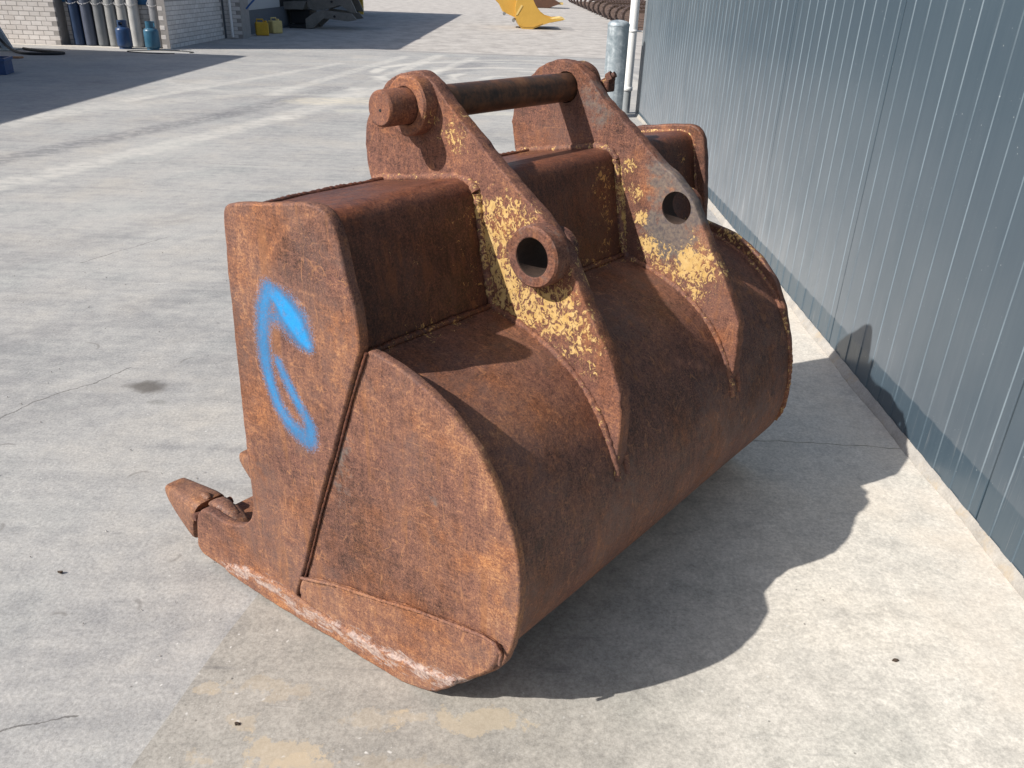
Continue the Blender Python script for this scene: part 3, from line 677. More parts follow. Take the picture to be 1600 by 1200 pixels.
plate(BAR, .016, lambda v: near_u(v) - .020, rough=.0016, bev=.0075, seed=13, sm=4, step=.006).build('bottom_edge_bar', RUST_SIDE, bucket, m_heel)
FARF = [(-.090, .86), (-.098, .95), (-.112, 1.03), (-.126, 1.10), (-.134, 1.135), (-.147, 1.158), (-.170, 1.172), (-.20, 1.175)] + FRONT[8:-2]
m = plate(FARF, .028, lambda v: far_u(v) + .004, seed=4, side=-1); m.build('side_cutter', RUST_SHELL, bucket, lambda u, v, w_: {'yel': .45 * seg_mask([(-.14, 1.12, .02), (-.10, 1.02, .012), (-.08, .9, .012)], v, w_, .6) * (u < UF - .01), 'dark': .2 + 0 * v})
m = plate([(-.085, .868), (-.095, .86), (-.10, .80)] + shrink(REAR, lambda v, w_: .027 + .012 * min(1, max(0, (.80 - w_) / .2)), .02)[2:], .024, lambda v: far_u(v) - .002, seed=5, side=-1); m.build('side_plate', RUST_SHELL, bucket, lambda u, v, w_: {'yel': .5 * np.clip((w_ - .74) / .06, 0, 1), 'dark': .25 + 0 * v})
m = plate([(a * .93, b) for a, b in HEEL], .016, lambda v: far_u(v) + .011, seed=6, coarse=True, side=-1); m.build('heel_wear_plate', RUST_SHELL, bucket, m_heel)

# ---- curved shell
SH = [(-.112, .842), (-.04, .826), (.03, .806), (.1, .776), (.165, .735), (.222, .68), (.268, .612), (.302, .535), (.322, .45), (.329, .365), (.320, .285), (.292, .212), (.25, .150), (.205, .098), (.155, .055), (.10, .025), (.04, .008), (-.05, .004), (-.2, .008), (-.4, .012), (-.52, .018), (-.62, .035), (-.70, .07)]
def spline(P, k=4):
    P = [np.array(p) for p in P]; out = []
    for i in range(len(P) - 1):
        p0 = P[max(i - 1, 0)]; p1 = P[i]; p2 = P[i + 1]; p3 = P[min(i + 2, len(P) - 1)]
        for t in range(k):
            t = t / k; out.append(.5 * ((2 * p1) + (-p0 + p2) * t + (2 * p0 - 5 * p1 + 4 * p2 - p3) * t * t + (-p0 + 3 * p1 - 3 * p2 + p3) * t ** 3))
    out.append(P[-1]); return np.array(out)
def skin(prof, thick, nu, u0f, u1f, dent=0):
    """sheet following prof between two side functions, thickness inward"""
    p = np.array(prof); t = np.gradient(p, axis=0); t /= np.linalg.norm(t, axis=1)[:, None]; nrm = np.stack([t[:, 1], -t[:, 0]], 1)
    q = p + nrm * thick; m = MB(); n = len(p); vs = []
    R = np.random.RandomState(4)
    for s_, arr in enumerate((p, q)):
        for j in range(nu + 1):
            for i in range(n):
                v, w_ = arr[i]; a, b = u0f(p[i][0]), u1f(p[i][0]); u = a + (b - a) * j / nu
                d = dent * (math.sin(u * 5.1 + i * .11) * .5 + math.sin(u * 11.3 - i * .19) * .3 + math.sin(u * 2.3 + i * .4) * .4) if s_ == 0 else 0
                vs.append((u, -(v - nrm[i][0] * d), w_ - nrm[i][1] * d))
    N = (nu + 1) * n
    fs = [(j * n + i, j * n + i + 1, (j + 1) * n + i + 1, (j + 1) * n + i) for j in range(nu) for i in range(n - 1)]
    m.add(vs[:N], fs, True); m.add(vs[N:], [f[::-1] for f in fs], True)
    e = []
    for j in range(nu): e += [(j * n, (j + 1) * n, N + (j + 1) * n, N + j * n), (j * n + n - 1, N + j * n + n - 1, N + (j + 1) * n + n - 1, (j + 1) * n + n - 1)]
    m.add(vs, e)
    return m
def m_shell(u, v, w_):
    o = .55 * np.clip(1 - np.hypot((u - .25) / .40, (v - .20) / .16), 0, 1) * (w_ > .5)
    o = np.maximum(o, .65 * np.clip((.22 - w_) / .18, 0, 1))
    d = .40 * np.clip(1 - np.abs(w_ - .52) / .2, 0, 1) + .25 * np.clip((u - .45) / .3, 0, 1) * (w_ > .35)
    y = .38 * np.clip((.055 - (v + .105)) / .05, 0, 1) * (w_ > .5)
    y = np.maximum(y, .5 * np.clip(1 - np.hypot((u - 1.5) / .06, (w_ - .36) / .05), 0, 1))
    sc_ = np.maximum(seg_mask([(.84, .675, .004), (.93, .64, .008), (1.02, .595, .004)], u, w_, .7), seg_mask([(1.30, .80, .004), (1.37, .755, .007), (1.44, .70, .004)], u, w_, .7)) * (v > 0)
    return {'org': np.maximum(o, sc_), 'wear': .62 * sc_, 'dark': d * .6, 'yel': y, 'grey': .32 * np.clip(1 - np.hypot((u - .25) / .35, (w_ - .33) / .14), 0, 1)}
sp = spline(SH, 4)
skin(sp, .022, 130, lambda v: near_u(v) + .020, lambda v: far_u(v) - .020, .0012).build('curved_shell', RUST_SHELL, bucket, m_shell, fixn=False)
# ---- box beam along the top back
BX = [(-.50, 1.104), (-.40, 1.121), (-.30, 1.139), (-.235, 1.151)]
for a in np.linspace(0, 1, 7)[1:]:
    an = math.radians(80 + (8 - 80) * a + 0); cx, cy = -.218, 1.108; BX.append((cx + .044 * math.cos(an), cy + .044 * math.sin(an)))
BX += [(-.165, 1.08), (-.155, 1.02), (-.141, .96), (-.129, .90), (-.117, .842)]
BXr = resample(BX, .016, False)
def m_box(u, v, w_):
    y = .52 * np.clip(1 - np.abs(u - 1.02) / .10, 0, 1) * (w_ < 1.12)
    y = np.maximum(y, .34 * np.clip(1 - np.abs(u - .42) / .14, 0, 1) * (w_ < 1.13))
    y = np.maximum(y, .36 * np.clip((.895 - w_) / .03, 0, 1)); y = np.maximum(y, .45 * np.clip(1 - np.abs(u - 1.48) / .05, 0, 1))
    y = np.maximum(y, .28 * np.clip(1 - np.hypot((u - .22) / .2, (w_ - 1.03) / .05), 0, 1))
    return {'yel': y, 'org': .35 * (w_ > 1.12) + .2 * np.clip(1 - np.abs(w_ - .87) / .05, 0, 1), 'wear': .28 * ((w_ > 1.135) & (w_ < 1.152) & (u < .45)), 'dark': .1 * (w_ < 1.1)}  # top sheen and shaded front painted into the orange and dark masks
bxm = skin(np.array(BXr), .016, 110, lambda v: near_u(v) + .016 + max(0, -.44 - v) * 4, lambda v: far_u(v) - .016 - max(0, -.44 - v) * 4, .0008)
bxm.build('box_beam', RUST_BOX, bucket, m_box, fixn=False)
# inner wall of the beam (inside the mouth)
inner = [(-.44, 1.092), (-.42, .98), (-.33, .90), (-.2, .84), (-.11, .818)]
skin(np.array(resample(inner[::-1], .03, False)), .014, 6, lambda v: near_u(v) + .018, lambda v: far_u(v) - .018).build('inner_plate', RUST_SHELL, bucket, lambda u, v, w_: {'dark': .3 + 0 * v}, fixn=False)

# ---- lugs
LUG = [(-.584, 1.184), (-.577, 1.236), (-.55, 1.291), (-.518, 1.326), (-.484, 1.355), (-.443, 1.377), (-.4, 1.388), (-.366, 1.388), (-.338, 1.379), (-.312, 1.359), (-.29, 1.339), (-.243, 1.300), (-.183, 1.255), (-.11, 1.203), (-.049, 1.157), (.022, 1.112), (.062, 1.08), (.102, 1.04), (.127, 1.005), (.153, .960), (.184, .912), (.215, .868), (.261, .800), (.289, .735), (.301, .675), (.304, .62), (.303, .57), (.300, .525), (.27, .585), (.22, .64), (.15, .69), (.06, .72), (-.16, .78), (-.21, 1.05), (-.30, 1.115), (-.40, 1.10), (-.50, 1.09), (-.565, 1.09), (-.577, 1.134)]
HV, HW, HR = .048, 1.020, .0475
PV, PWW = -.375, 1.310
LT = .042
def m_dark(u, v, w_): return {'dark': .4 + 0 * v, 'yel': .35 + 0 * v}
for nm, u0, bl, gr, og, sd in (('near', .47, YN, (), (), 8), ('far', 1.09, YF, GF, OF, 9)):
    plate(LUG, LT, lambda v, u0=u0: u0, rough=.0015, bev=.004, holes=[(HV, HW, HR), (PV, PWW, .0455)], seed=sd, sm=2).build('lug', RUST_LUG, bucket, m_lug(bl, gr, og, .8 if nm == 'near' else .85))
def ring(u0, u1, v, w_, ro, ri, bev=.004, n=48, wob=0, seed=0):
    m = MB(); R = random.Random(seed); ph = [R.uniform(0, 6) for _ in range(4)]
    prof = [(ri, u0 + .001), (ri + .002, u0), (ro - bev, u0), (ro, u0 + bev), (ro, u1), (ri, u1), (ri, u0 + .001)]
    vs = []
    for r, h in prof:
        for k in range(n):
            a = 2 * math.pi * k / n; rr_ = r
            if r > (ri + ro) / 2: rr_ = r + wob * (math.sin(2 * a + ph[0]) + .7 * math.sin(3 * a + ph[1]) + .4 * math.sin(7 * a + ph[2]))
            vs.append((h, -(v + rr_ * math.cos(a)), w_ + rr_ * math.sin(a)))
    m.add(vs, [(i * n + k, i * n + (k + 1) % n, (i + 1) * n + (k + 1) % n, (i + 1) * n + k) for i in range(len(prof) - 1) for k in range(n)], False)
    return m
# bosses round the lower holes and the top pin
ring(.421, .4695, HV, HW, .0745, HR, .005).build('boss_ring', RUST_LUG, bucket, lambda u, v, w_: {'yel': .25 * np.clip((.03 - v) / .08, 0, 1), 'grey': .35 + 0 * v})
BORE = simple('dark_bore', (.045, .026, .018), .85, .1, .4, 30, .3)  # thin dark liner inside the lug holes
ring(.4235, .536, HV, HW, HR - .0004, HR - .0014, .0002).build('bore_sleeve', BORE, bucket)
ring(1.0915, 1.150, HV, HW, HR - .0004, HR - .0014, .0002).build('bore_sleeve', BORE, bucket)
ring(.4695 + LT, .535, HV, HW, .0535, HR, .003).build('boss_ring', RUST_LUG, bucket, m_dark)
ring(1.1325, 1.150, HV, HW, .0535, HR, .003).build('boss_ring', RUST_LUG, bucket, m_dark)
ring(.427, .4695, PV, PWW, .0715, .0455, .005, wob=.0018, seed=2).build('pin_collar', RUST_LUG, bucket, lambda u, v, w_: {'yel': .55 * np.clip((v + .33) / .03, 0, 1) * (w_ < 1.31), 'org': .2 + 0 * v})
ring(1.1325, 1.178, PV, PWW, .0715, .0455, .005, wob=.0018, seed=3).build('pin_collar', RUST_LUG, bucket, m_dark)
m = MB(); m.lathe([(.0375, .343), (.0425, .3475), (.0435, .351), (.0435, .52)], 40, (0, -PV, PWW), (1, 0, 0)); pe = m.build('pin_end', RUST_PIN, bucket, lambda u, v, w_: {'org': .3 * (u < .356), 'dark': .45 * (u > .358)})  # pin body darkened behind its face, the ring's shadow painted in
m = MB(); m.lathe([(.0415, .505), (.0415, 1.10)], 48, (0, -PV, PWW), (1, 0, 0)); m.build('pin', PIN_MID, bucket)
m = MB(); m.lathe([(.0435, 1.13), (.0435, 1.205), (.040, 1.21)], 40, (0, -PV, PWW), (1, 0, 0)); m.build('pin_end', RUST_PIN, bucket, m_dark)
m = MB(); m.lathe([(.0035, .3420), (.0035, .3435)], 12, (0, -PV - .004, PWW - .003), (1, 0, 0)); m.build('centre_mark', dark, bucket)
# keeper bolt on the far collar
kb = MB(); kb.lathe([(.017, 0), (.017, .018)], 6, (1.165, .275, 1.338), (.2, -.8, .55), smooth=False); kb.lathe([(.009, -.05), (.009, .028)], 10, (1.165, .275, 1.338), (.2, -.8, .55)); kb.build('keeper_bolt', RUST_PIN, bucket, m_dark)
kb = MB(); kb.box(1.15, .262, 1.302, 1.19, .285, 1.335, .003); kb.build('bolt_tab', RUST_PIN, bucket, m_dark)
kb = MB(); kb.lathe([(.014, 0), (.013, .012), (.008, .017)], 12, (1.30, .148, 1.05), (0, -1, .2)); kb.build('stud', RUST_LUG, bucket)

# ---- weld beads
def bead(pts, r, name='weld_bead', yel=.5, org=.2, seed=0, mat=None):
    R = random.Random(seed); P = []
    for a, b in zip(pts[:-1], pts[1:]):
        a = Vector(a); b = Vector(b); k = max(2, int((b - a).length / .006))
        P += [a + (b - a) * t / k for t in range(k)]
    P.append(Vector(pts[-1])); ph = R.uniform(0, 6)
    w_ = [1 + .10 * math.sin(i * 1.9 + ph) + .12 * math.sin(i * .23 + ph) + R.gauss(0, .07) for i in range(len(P))]
    P = [p + Vector((R.gauss(0, r * .06), R.gauss(0, r * .06), R.gauss(0, r * .06))) for p in P]
    m = MB(); m.tube(P, r, 8, rf=lambda i: w_[i])
    return m.build(name, mat or RUST_LUG, bucket, lambda u, v, ww: {'yel': yel + 0 * v, 'org': org + 0 * v}, fixn=False)
def L3(u, pts): return [(u, -a, b) for a, b in pts]
top_line = [(-.55, 1.098), (-.50, 1.106), (-.40, 1.124), (-.30, 1.142), (-.235, 1.154), (-.19, 1.148), (-.170, 1.125)]
face_line = [(-.170, 1.125), (-.160, 1.07), (-.150, 1.01), (-.134, .935), (-.118, .868), (-.108, .848)]
shell_line = [(-.108, .848)] + [tuple(q) for q in sp[1:29:2]] + [(.305, .53), (.310, .50)]
for u0, sd in ((.47, 20), (1.09, 30)):
    bead(L3(u0 - .001, top_line), .0125, yel=.42, seed=sd); bead(L3(u0 - .001, face_line), .0115, yel=.62, seed=sd + 1)
    bead(L3(u0 - .001, shell_line), .0105, yel=.36, seed=sd + 2)
    bead(L3(u0 + LT + .001, top_line), .012, yel=.3, seed=sd + 3); bead(L3(u0 + LT + .001, face_line), .011, yel=.5, seed=sd + 4)
    bead(L3(u0 + LT + .001, shell_line), .010, yel=.3, seed=sd + 5)
for a, b, sd in ((.03, .462, 41), (.52, 1.082, 42), (1.14, 1.55, 43)):
    bead([(a, .112, .845), (b, .112, .845)], .009, yel=.42, seed=sd, mat=RUST_BOX)
bead([(-.03, .445, 1.114), (.20, .503, 1.103), (UF - .20, .503, 1.103), (UF + .03, .445, 1.114)], .0085, yel=0, org=-.0, seed=51, mat=RUST_BOX)
bead([(near_u(v) + .016, -v, ww) for v, ww in ((-.45, 1.113), (-.3, 1.139), (-.235, 1.15), (-.19, 1.14), (-.175, 1.11), (-.155, 1.02), (-.129, .90), (-.115, .845))], .008, yel=.2, seed=52, mat=RUST_BOX)
bead([(far_u(v) - .018, -v, ww) for v, ww in ((-.45, 1.113), (-.3, 1.139), (-.235, 1.15), (-.19, 1.14), (-.172, 1.11), (-.152, 1.02), (-.129, .90), (-.115, .845))], .009, yel=.55, seed=53)
bead([(far_u(q[0]) - .026, -q[0], q[1]) for q in sp[0:44:2]], .009, yel=.5, seed=54)
bead([(near_u(q[0]) + .026, -q[0], q[1]) for q in sp[0:44:2]], .008, yel=.15, seed=55, mat=RUST_SHELL)
bead([(near_u(q[0]) - .013, -q[0], q[1]) for q in [(-.315, .158), (-.185, .199), (-.032, .230), (.08, .258), (.203, .277), (.274, .287), (.308, .283), (.325, .262), (.322, .23)]], .0045, yel=0, org=.3, seed=56, mat=RUST_SIDE)
# seam line bead (thin, dark) between cutter and side plate
bead([(near_u(q[0]) - .001, -q[0] - .004, q[1]) for q in [(-.05, .886), (-.099, .764), (-.159, .593), (-.231, .399), (-.282, .246), (-.339, .088)]], .0035, yel=0, org=-.2, seed=57, mat=RUST_BOX)

# ---- cutting lip, adapters and teeth
lipm = MB()
lp = [(-.60, .055), (-.76, .085), (-.785, .105), (-.775, .125), (-.60, .125), (-.52, .075)]
lipm.prism(lp, lambda v, w_: (near_u(v) + .016, -v, w_), lambda v, w_: (far_u(v) - .016, -v, w_)); lipm.build('cutting_lip', RUST_SIDE, bucket, lambda u, v, w_: {'org': .3 + 0 * v})
def loft(secs, n=20, pw=3.2):
    """secs: (v, w, half_u, half_w, tilt)"""
    m = MB(); vs = []
    for v, w_, hu, hw, tl in secs:
        for k in range(n):
            a = 2 * math.pi * k / n; c, s_ = math.cos(a), math.sin(a)
            x = hu * math.copysign(abs(c) ** (2 / pw), c); z = hw * math.copysign(abs(s_) ** (2 / pw), s_)
            vs.append((x, -(v + z * math.sin(tl)), w_ + z * math.cos(tl)))
    N = len(secs)
    m.add(vs, [(i * n + k, i * n + (k + 1) % n, (i + 1) * n + (k + 1) % n, (i + 1) * n + k) for i in range(N - 1) for k in range(n)], True)
    m.add(vs[:n], [tuple(range(n))]); m.add(vs[-n:], [tuple(range(n))[::-1]]); return m
tl = .30
cap_b = loft([(-.786, .118, .053, .078, tl), (-.792, .118, .055, .080, tl), (-.815, .121, .053, .077, tl), (-.86, .126, .049, .064, tl), (-.905, .132, .045, .048, tl), (-.945, .139, .040, .032, tl * .8), (-.970, .145, .035, .020, .1), (-.980, .147, .026, .010, 0)], pw=4)
adp_b = loft([(-.58, .125, .034, .045, 0), (-.62, .140, .038, .062, 0), (-.67, .138, .041, .074, .1), (-.71, .130, .043, .078, tl), (-.742, .124, .045, .074, tl), (-.752, .122, .038, .064, tl), (-.754, .122, .028, .045, tl), (-.82, .122, .026, .035, tl)], pw=3.4)
top_b = loft([(-.585, .150, .016, .02, 0), (-.63, .188, .020, .020, 0), (-.68, .206, .024, .016, .1), (-.72, .203, .026, .014, .2), (-.745, .192, .018, .010, tl)], n=12, pw=2.4)
ear_b = loft([(-.768, .188, .010, .010, tl), (-.780, .194, .014, .012, tl), (-.80, .194, .010, .008, tl)], n=10, pw=2)
me_t = None
for u_ in (0,):
    m = MB(); m.lathe([(.011, -.092), (.0125, -.089), (.0125, .03), (.011, .033)], 14, (0, .764, .155), (1, 0, 0)); m.build('retaining_pin', RUST_PIN, bucket)
TU = [-.034 + i * .262 for i in range(7)]
protos = []
for i, u in enumerate(TU):
    if i == 0:
        c = cap_b.build('tooth', RUST_TOOTH, bucket, lambda u, v, w_: {'org': .12 + 0 * v, 'wear': .3 * np.clip(1 - np.hypot((v + .93) / .03, (w_ - .17) / .03), 0, 1)})
        a = adp_b.build('tooth_adapter', RUST_TOOTH, bucket, lambda u, v, w_: {'org': .25 + 0 * v, 'wear': .55 * np.clip((w_ - .17) / .03, 0, 1)})
        t = top_b.build('adapter_ridge', RUST_TOOTH, bucket, lambda u, v, w_: {'wear': .45 + 0 * v})
        e = ear_b.build('tooth_ear', RUST_TOOTH, bucket, lambda u, v, w_: {'wear': .5 + 0 * v})
        protos = [c, a, t, e]
        for q in protos: q.location.x = u
    else:
        for q in protos:
            r_ = link(q.copy(), bucket); r_.location.x = u

# ================================================================== BACKGROUND
# ---- workshop building with white bricks
BWHITE = NT('white_brick'); P = BWHITE.obj(); Pw_ = BWHITE.wpos()
n1 = BWHITE.noise(Pw_, 6, 5, .6); n2 = BWHITE.noise(Pw_, 70, 4, .6); oi = BWHITE.new('ShaderNodeObjectInfo').outputs['Random']
c = BWHITE.mix(BWHITE.rng(oi, 0, 1), (.58, .545, .52), (.70, .665, .64)); c = BWHITE.mix(BWHITE.rng(n1, .4, .65, 0, .4), c, (.50, .45, .41))
BRICK = BWHITE.fin(c, .85, BWHITE.bump(n2, .4, .004))
MORT = simple('mortar_joint', (.30, .28, .265), .95, 0, .15, 10)
DARKC = simple('dark_grey_paint', (.10, .115, .135), .7)  # even dark grey colour of the plinth and the side wing
ws = empty('brick_workshop', (-7.6, 18.7, 0), label='white brick workshop with cylinder niche and grey door on the left', cat='building')
def wbox(name, mat, *b, bev=0):
    m = MB(); m.box(b[0] + 7.6, b[1] - 18.7, b[2], b[3] + 7.6, b[4] - 18.7, b[5], bev); return m.build(name, mat, ws)
HB = 3.9
# mortar core behind the bricks
wbox('wall', MORT, -16, 18.708, 0, -9.968, 24, HB)
wbox('wall', MORT, -9.968, 19.108, 0, -7.772, 24, HB)
wbox('wall', MORT, -7.772, 18.708, 0, -7.608, 22.25, HB)
wbox('wall', MORT, -7.85, 22.32, 0, -7.172, 23.0, HB)
BL, BHt, BD = .215, .083, .06
bm_ = MB(); bm_.box(-BL / 2, -BD, 0, BL / 2, 0, BHt, .004); b0 = bm_.build('brick', BRICK, ws)
hm_ = MB(); hm_.box(-BL / 4 + .002, -BD, 0, BL / 4 - .002, 0, BHt, .004); h0 = hm_.build('brick', BRICK, ws)
used = [False, False]; nb = [0]
def put_brick(half, x, y, z, rz):
    src = h0 if half else b0
    if used[half]: o = link(src.copy(), ws)
    else: o = src; used[half] = True
    o.location = (x + 7.6, y - 18.7, z); o.rotation_euler = (0, 0, rz); nb[0] += 1
R = random.Random(2)
def brick_run(x0, x1, y, rows, rz=0, axis='x', z0=.004):
    for r in range(rows):
        z = z0 + r * .093; p = x0 + (0 if r % 2 else .1125)
        if r % 2 == 0: 
            q = x0 + .053
            put_brick(True, *((q, y + R.uniform(-.001, .002)) if axis == 'x' else (y, q)), z, rz)
        while p + BL <= x1 + .01:
            c_ = p + BL / 2
            if axis == 'x': put_brick(False, c_, y + R.uniform(-.001, .002), z, rz)
            else: put_brick(False, y + R.uniform(-.002, .001), c_, z, rz)
            p += .225
brick_run(-11.30, -9.97, 18.765, 10)
brick_run(-9.96, -7.78, 19.165, 9)
brick_run(-7.775, -7.60, 18.765, 10)
brick_run(18.72, 22.2, -7.665, 10, math.pi / 2, 'y')
brick_run(-7.62, -7.17, 22.375, 10); brick_run(22.40, 23.0, -7.235, 8, math.pi / 2, 'y')
print('bricks', nb[0])
GDOOR = simple('grey_door_paint', (.10, .115, .13), .5, 0, .1, 3, .05); WPAN = simple('pale_wall_panel', (.40, .42, .44), .5, 0, .06, 2, .04)
wbox('door_frame', GDOOR, -7.66, 22.26, 0, -7.585, 22.315, 2.4); wbox('door', GDOOR, -8.4, 22.30, 0, -7.62, 22.318, 2.4)
wbox('recess_wall', DARKC, -9.5, 23.0, 0, -7.47, 40, .60); wbox('recess_panel', WPAN, -9.5, 23.0, .602, -7.46, 27.0, HB)
wbox('dark_wall', dark, -9.5, 27.0, .602, -7.48, 40, HB)  # solid near-black wall block, no opening in it
m = MB(); m.tube([(-7.42 + 7.6, 22.28 - 18.7, 0.03), (-7.42 + 7.6, 22.28 - 18.7, 3.5)], .035, 10); m.build('downpipe', WPVC, ws)
m = MB(); m.box(-9.95 + 7.6, 19.06 - 18.7, .84, -7.79 + 7.6, 19.10 - 18.7, .96); m.build('cylinder_rail', simple('blue_rail', (.03, .12, .25), .5), ws)
wbox('roof_slab', GREYT, -16, 18.55, HB + .001, -7.45, 40, HB + .22)
# second wing out of the frame on the left, its shadow lies across the yard
aw = empty('side_wing', (-10.2, 10, 0), label='grey workshop wing left of the yard whose shadow crosses the ground', cat='building')
m = MB(); m.box(-5, -7, 0, 0, 5.68, 4.05); m.build('wall', DARKC, aw)
m = MB(); m.box(-5.1, -7.1, 4.051, .02, 5.70, 4.15); m.build('roof', GREYT, aw)

# ---- tall gas cylinders in the niche
cols = [((.022, .045, .10), 'dark navy tall gas cylinder, first from the left in the niche'), ((.085, .10, .14), 'blue grey tall gas cylinder beside the navy one in the niche'),
        ((.17, .18, .19), 'dark grey tall gas cylinder, third from the left in the niche'), ((.28, .285, .28), 'mid grey tall gas cylinder in the middle of the row'),
        ((.36, .355, .34), 'light grey tall gas cylinder just left of the first blue bottle'), ((.46, .46, .45), 'palest tall gas cylinder, behind the left blue bottle'),
        ((.22, .225, .24), 'tall grey gas cylinder standing apart behind the right blue bottle')]
for i, ((cc, lb), x) in enumerate(zip(cols, (-9.66, -9.40, -9.13, -8.88, -8.63, -8.39, -7.93))):
    e = empty('gas_cylinder', (x, 18.93, 0), label=lb, cat='gas cylinder', group='tall gas cylinders chained in the niche')
    mt = simple('cylinder_paint_%d' % i, cc, .45, .1, .15, 5, .05)
    m = MB(); m.lathe([(.095, 0), (.112, .015), (.114, .03), (.114, 1.25), (.105, 1.33), (.07, 1.40), (.035, 1.43), (.035, 1.47)], 24); m.build('cylinder_body', mt, e)
    m = MB(); m.lathe([(.04, 1.47), (.04, 1.60), (.02, 1.62)], 12); m.build('valve_cap', GREYT, e)
    # chain loop
    pts = [(.125 * math.cos(a) , -.02 - .125 * math.sin(a), .895 - .075 * math.sin(a)) for a in np.linspace(-.25, math.pi + .25, 15)]
    ch = empty('chain', (x, 18.93, 0), label='steel chain loop round the ' + ('first', 'second', 'third', 'fourth', 'fifth', 'sixth', 'seventh')[i] + ' tall gas cylinder from the left', cat='chain', group='chains holding the gas cylinders')
    m = MB()
    for k in range(len(pts) - 1):
        a = Vector(pts[k]); b = Vector(pts[k + 1]); mid = (a + b) / 2; d = (b - a) * .62; s_ = Vector((0, 0, .009)) if k % 2 else (b - a).normalized().cross(Vector((0, 0, 1))) * .009
        m.tube([mid - d, mid - d * .5 + s_, mid + d * .5 + s_, mid + d, mid + d * .5 - s_, mid - d * .5 - s_], .0035, 5, closed=True)
    m.build('links', simple('chain_steel_%d' % i, (.45, .45, .46), .4, .6), ch)
# ---- small blue bottles
def gas_bottle(x, y, rz, col, lb):
    e = empty('gas_bottle', (x, y, 0), rz, label=lb, cat='gas bottle', group='small blue gas bottles')
    mt = simple('bottle_paint', col, .35, 0, .18, 6, .04, dirt=(.10, .14, .16))
    m = MB(); m.lathe([(.12, .035), (.148, .05), (.152, .08), (.152, .36), (.146, .385), (.125, .41), (.085, .43), (.03, .44)], 28); m.build('bottle_body', mt, e)
    m = MB(); m.lathe([(.125, 0), (.125, .045), (.118, .045), (.118, 0)], 28, cap=False); m.build('foot_ring', mt, e)
    m = MB()
    for k in range(28):
        a0 = 2 * math.pi * k / 28; a1 = 2 * math.pi * (k + 1) / 28
        hole = k in (3, 4, 5, 6, 17, 18, 19, 20)
        for z0, z1 in (((.425, .455), (.525, .555)) if hole else ((.425, .555),)):
            q = [(r * math.cos(a), r * math.sin(a), z) for a in (a0, a1) for r in (.088, .094) for z in (z0, z1)]
            m.add(q, [(0, 1, 3, 2), (4, 6, 7, 5), (0, 4, 5, 1), (2, 3, 7, 6), (1, 5, 7, 3), (0, 2, 6, 4)])
    m.build('handle_collar', mt, e)
    m = MB(); m.lathe([(.02, .43), (.02, .48), (.03, .485), (.03, .50)], 12); m.build('valve', simple('brass', (.5, .4, .2), .4, .7), e)
gas_bottle(-8.46, 18.45, .4, (.018, .05, .13), 'small dark blue gas bottle in front of the palest tall cylinder, left of two')
gas_bottle(-7.85, 18.40, 2.1, (.03, .11, .18), 'small teal blue gas bottle by the brick corner, right of two')
# sunlit ground strip in front of the niche, painted in as a pale slab
m = MB(); m.box(-11.5, 18.50, -.02, -7.3, 18.66, .008); tag(m.build('sunlit_strip', simple('sunlit_strip_tone', (.58, .54, .48), .9, 0, .15, 5)), kind='structure')
# loose wire on the ground
m = MB(); m.tube([(-7.5 + .6 * math.cos(a) * (1 + .2 * math.sin(2 * a)), 17.9 + .35 * math.sin(a), .012) for a in np.linspace(0, 5.6, 30)], .008, 5); tag(m.build('loose_wire', dark), label='thin dark wire lying in loops in front of the brick corner', cat='wire')

# ---- yellow jerrycans
def jerry(x, y, rz, lb, col):
    e = empty('jerrycan', (x, y, 0), rz, label=lb, cat='jerrycan', group='yellow jerrycans by the wall')
    mt = simple('yellow_plastic', col, .5, 0, .15, 8, .05)
    m = MB(); m.box(-.17, -.12, 0, .17, .12, .33, .025); m.build('can_body', mt, e)
    m = MB(); m.tube([(-.12, 0, .32), (-.12, 0, .40), (.04, 0, .40), (.06, 0, .32)], .018, 8); m.build('handle', mt, e)
    m = MB(); m.lathe([(.035, .32), (.035, .37)], 12, (.11, 0, 0)); m.build('cap', mt, e)
jerry(-7.10, 23.75, .35, 'bright yellow jerrycan beside the white pipe, left of two', (.62, .36, .02))
jerry(-7.02, 24.75, .9, 'pale faded yellow jerrycan against the dark plinth, right of two', (.62, .48, .18))

# ---- dark scissor lift frame in the shade
DST = simple('dark_grey_steel', (.19, .18, .165), .6, .2, .25, 4, .1); DST2 = simple('black_steel', (.02, .02, .022), .7)
sf = empty('scissor_lift', (-6.3, 27.6, 0), label='folded dark grey steel scissor lift standing in the shade beyond the jerrycans', cat='lift')
def sprism(pts, y0, y1, name, mat):
    m = MB(); m.prism(pts, lambda x, z: (x + 6.3, y0 - 27.6, z), lambda x, z: (x + 6.3, y1 - 27.6, z)); return m.build(name, mat, sf)
sprism([(-7.69, .52), (-7.56, .73), (-6.78, .77), (-6.89, .53)], 27.5, 28.8, 'deck_plate', DST)
arm1 = [(-6.78, .77), (-5.97, 1.02), (-5.42, .86), (-5.25, .48), (-5.43, .48), (-5.76, .69), (-6.27, .53), (-6.58, .51), (-6.76, .6)]
arm2 = [(-6.21, .55), (-5.33, .47), (-5.18, .3), (-5.46, .25), (-6.2, .32), (-6.55, .03), (-6.76, .005), (-6.76, .28), (-6.49, .46)]
for dy in (0, 1.2):
    sprism(arm1, 27.62 + dy, 27.72 + dy, 'scissor_arm', DST); sprism(arm2, 27.2 + dy, 27.3 + dy, 'scissor_arm', DST)
sprism([(-7.3, .0), (-6.6, .0), (-6.6, .10), (-7.3, .10)], 27.3, 28.8, 'base_frame', DST2)
sprism([(-7.35, .12), (-6.75, .12), (-6.75, .5), (-7.35, .5)], 27.75, 28.7, 'motor_housing', DST2)
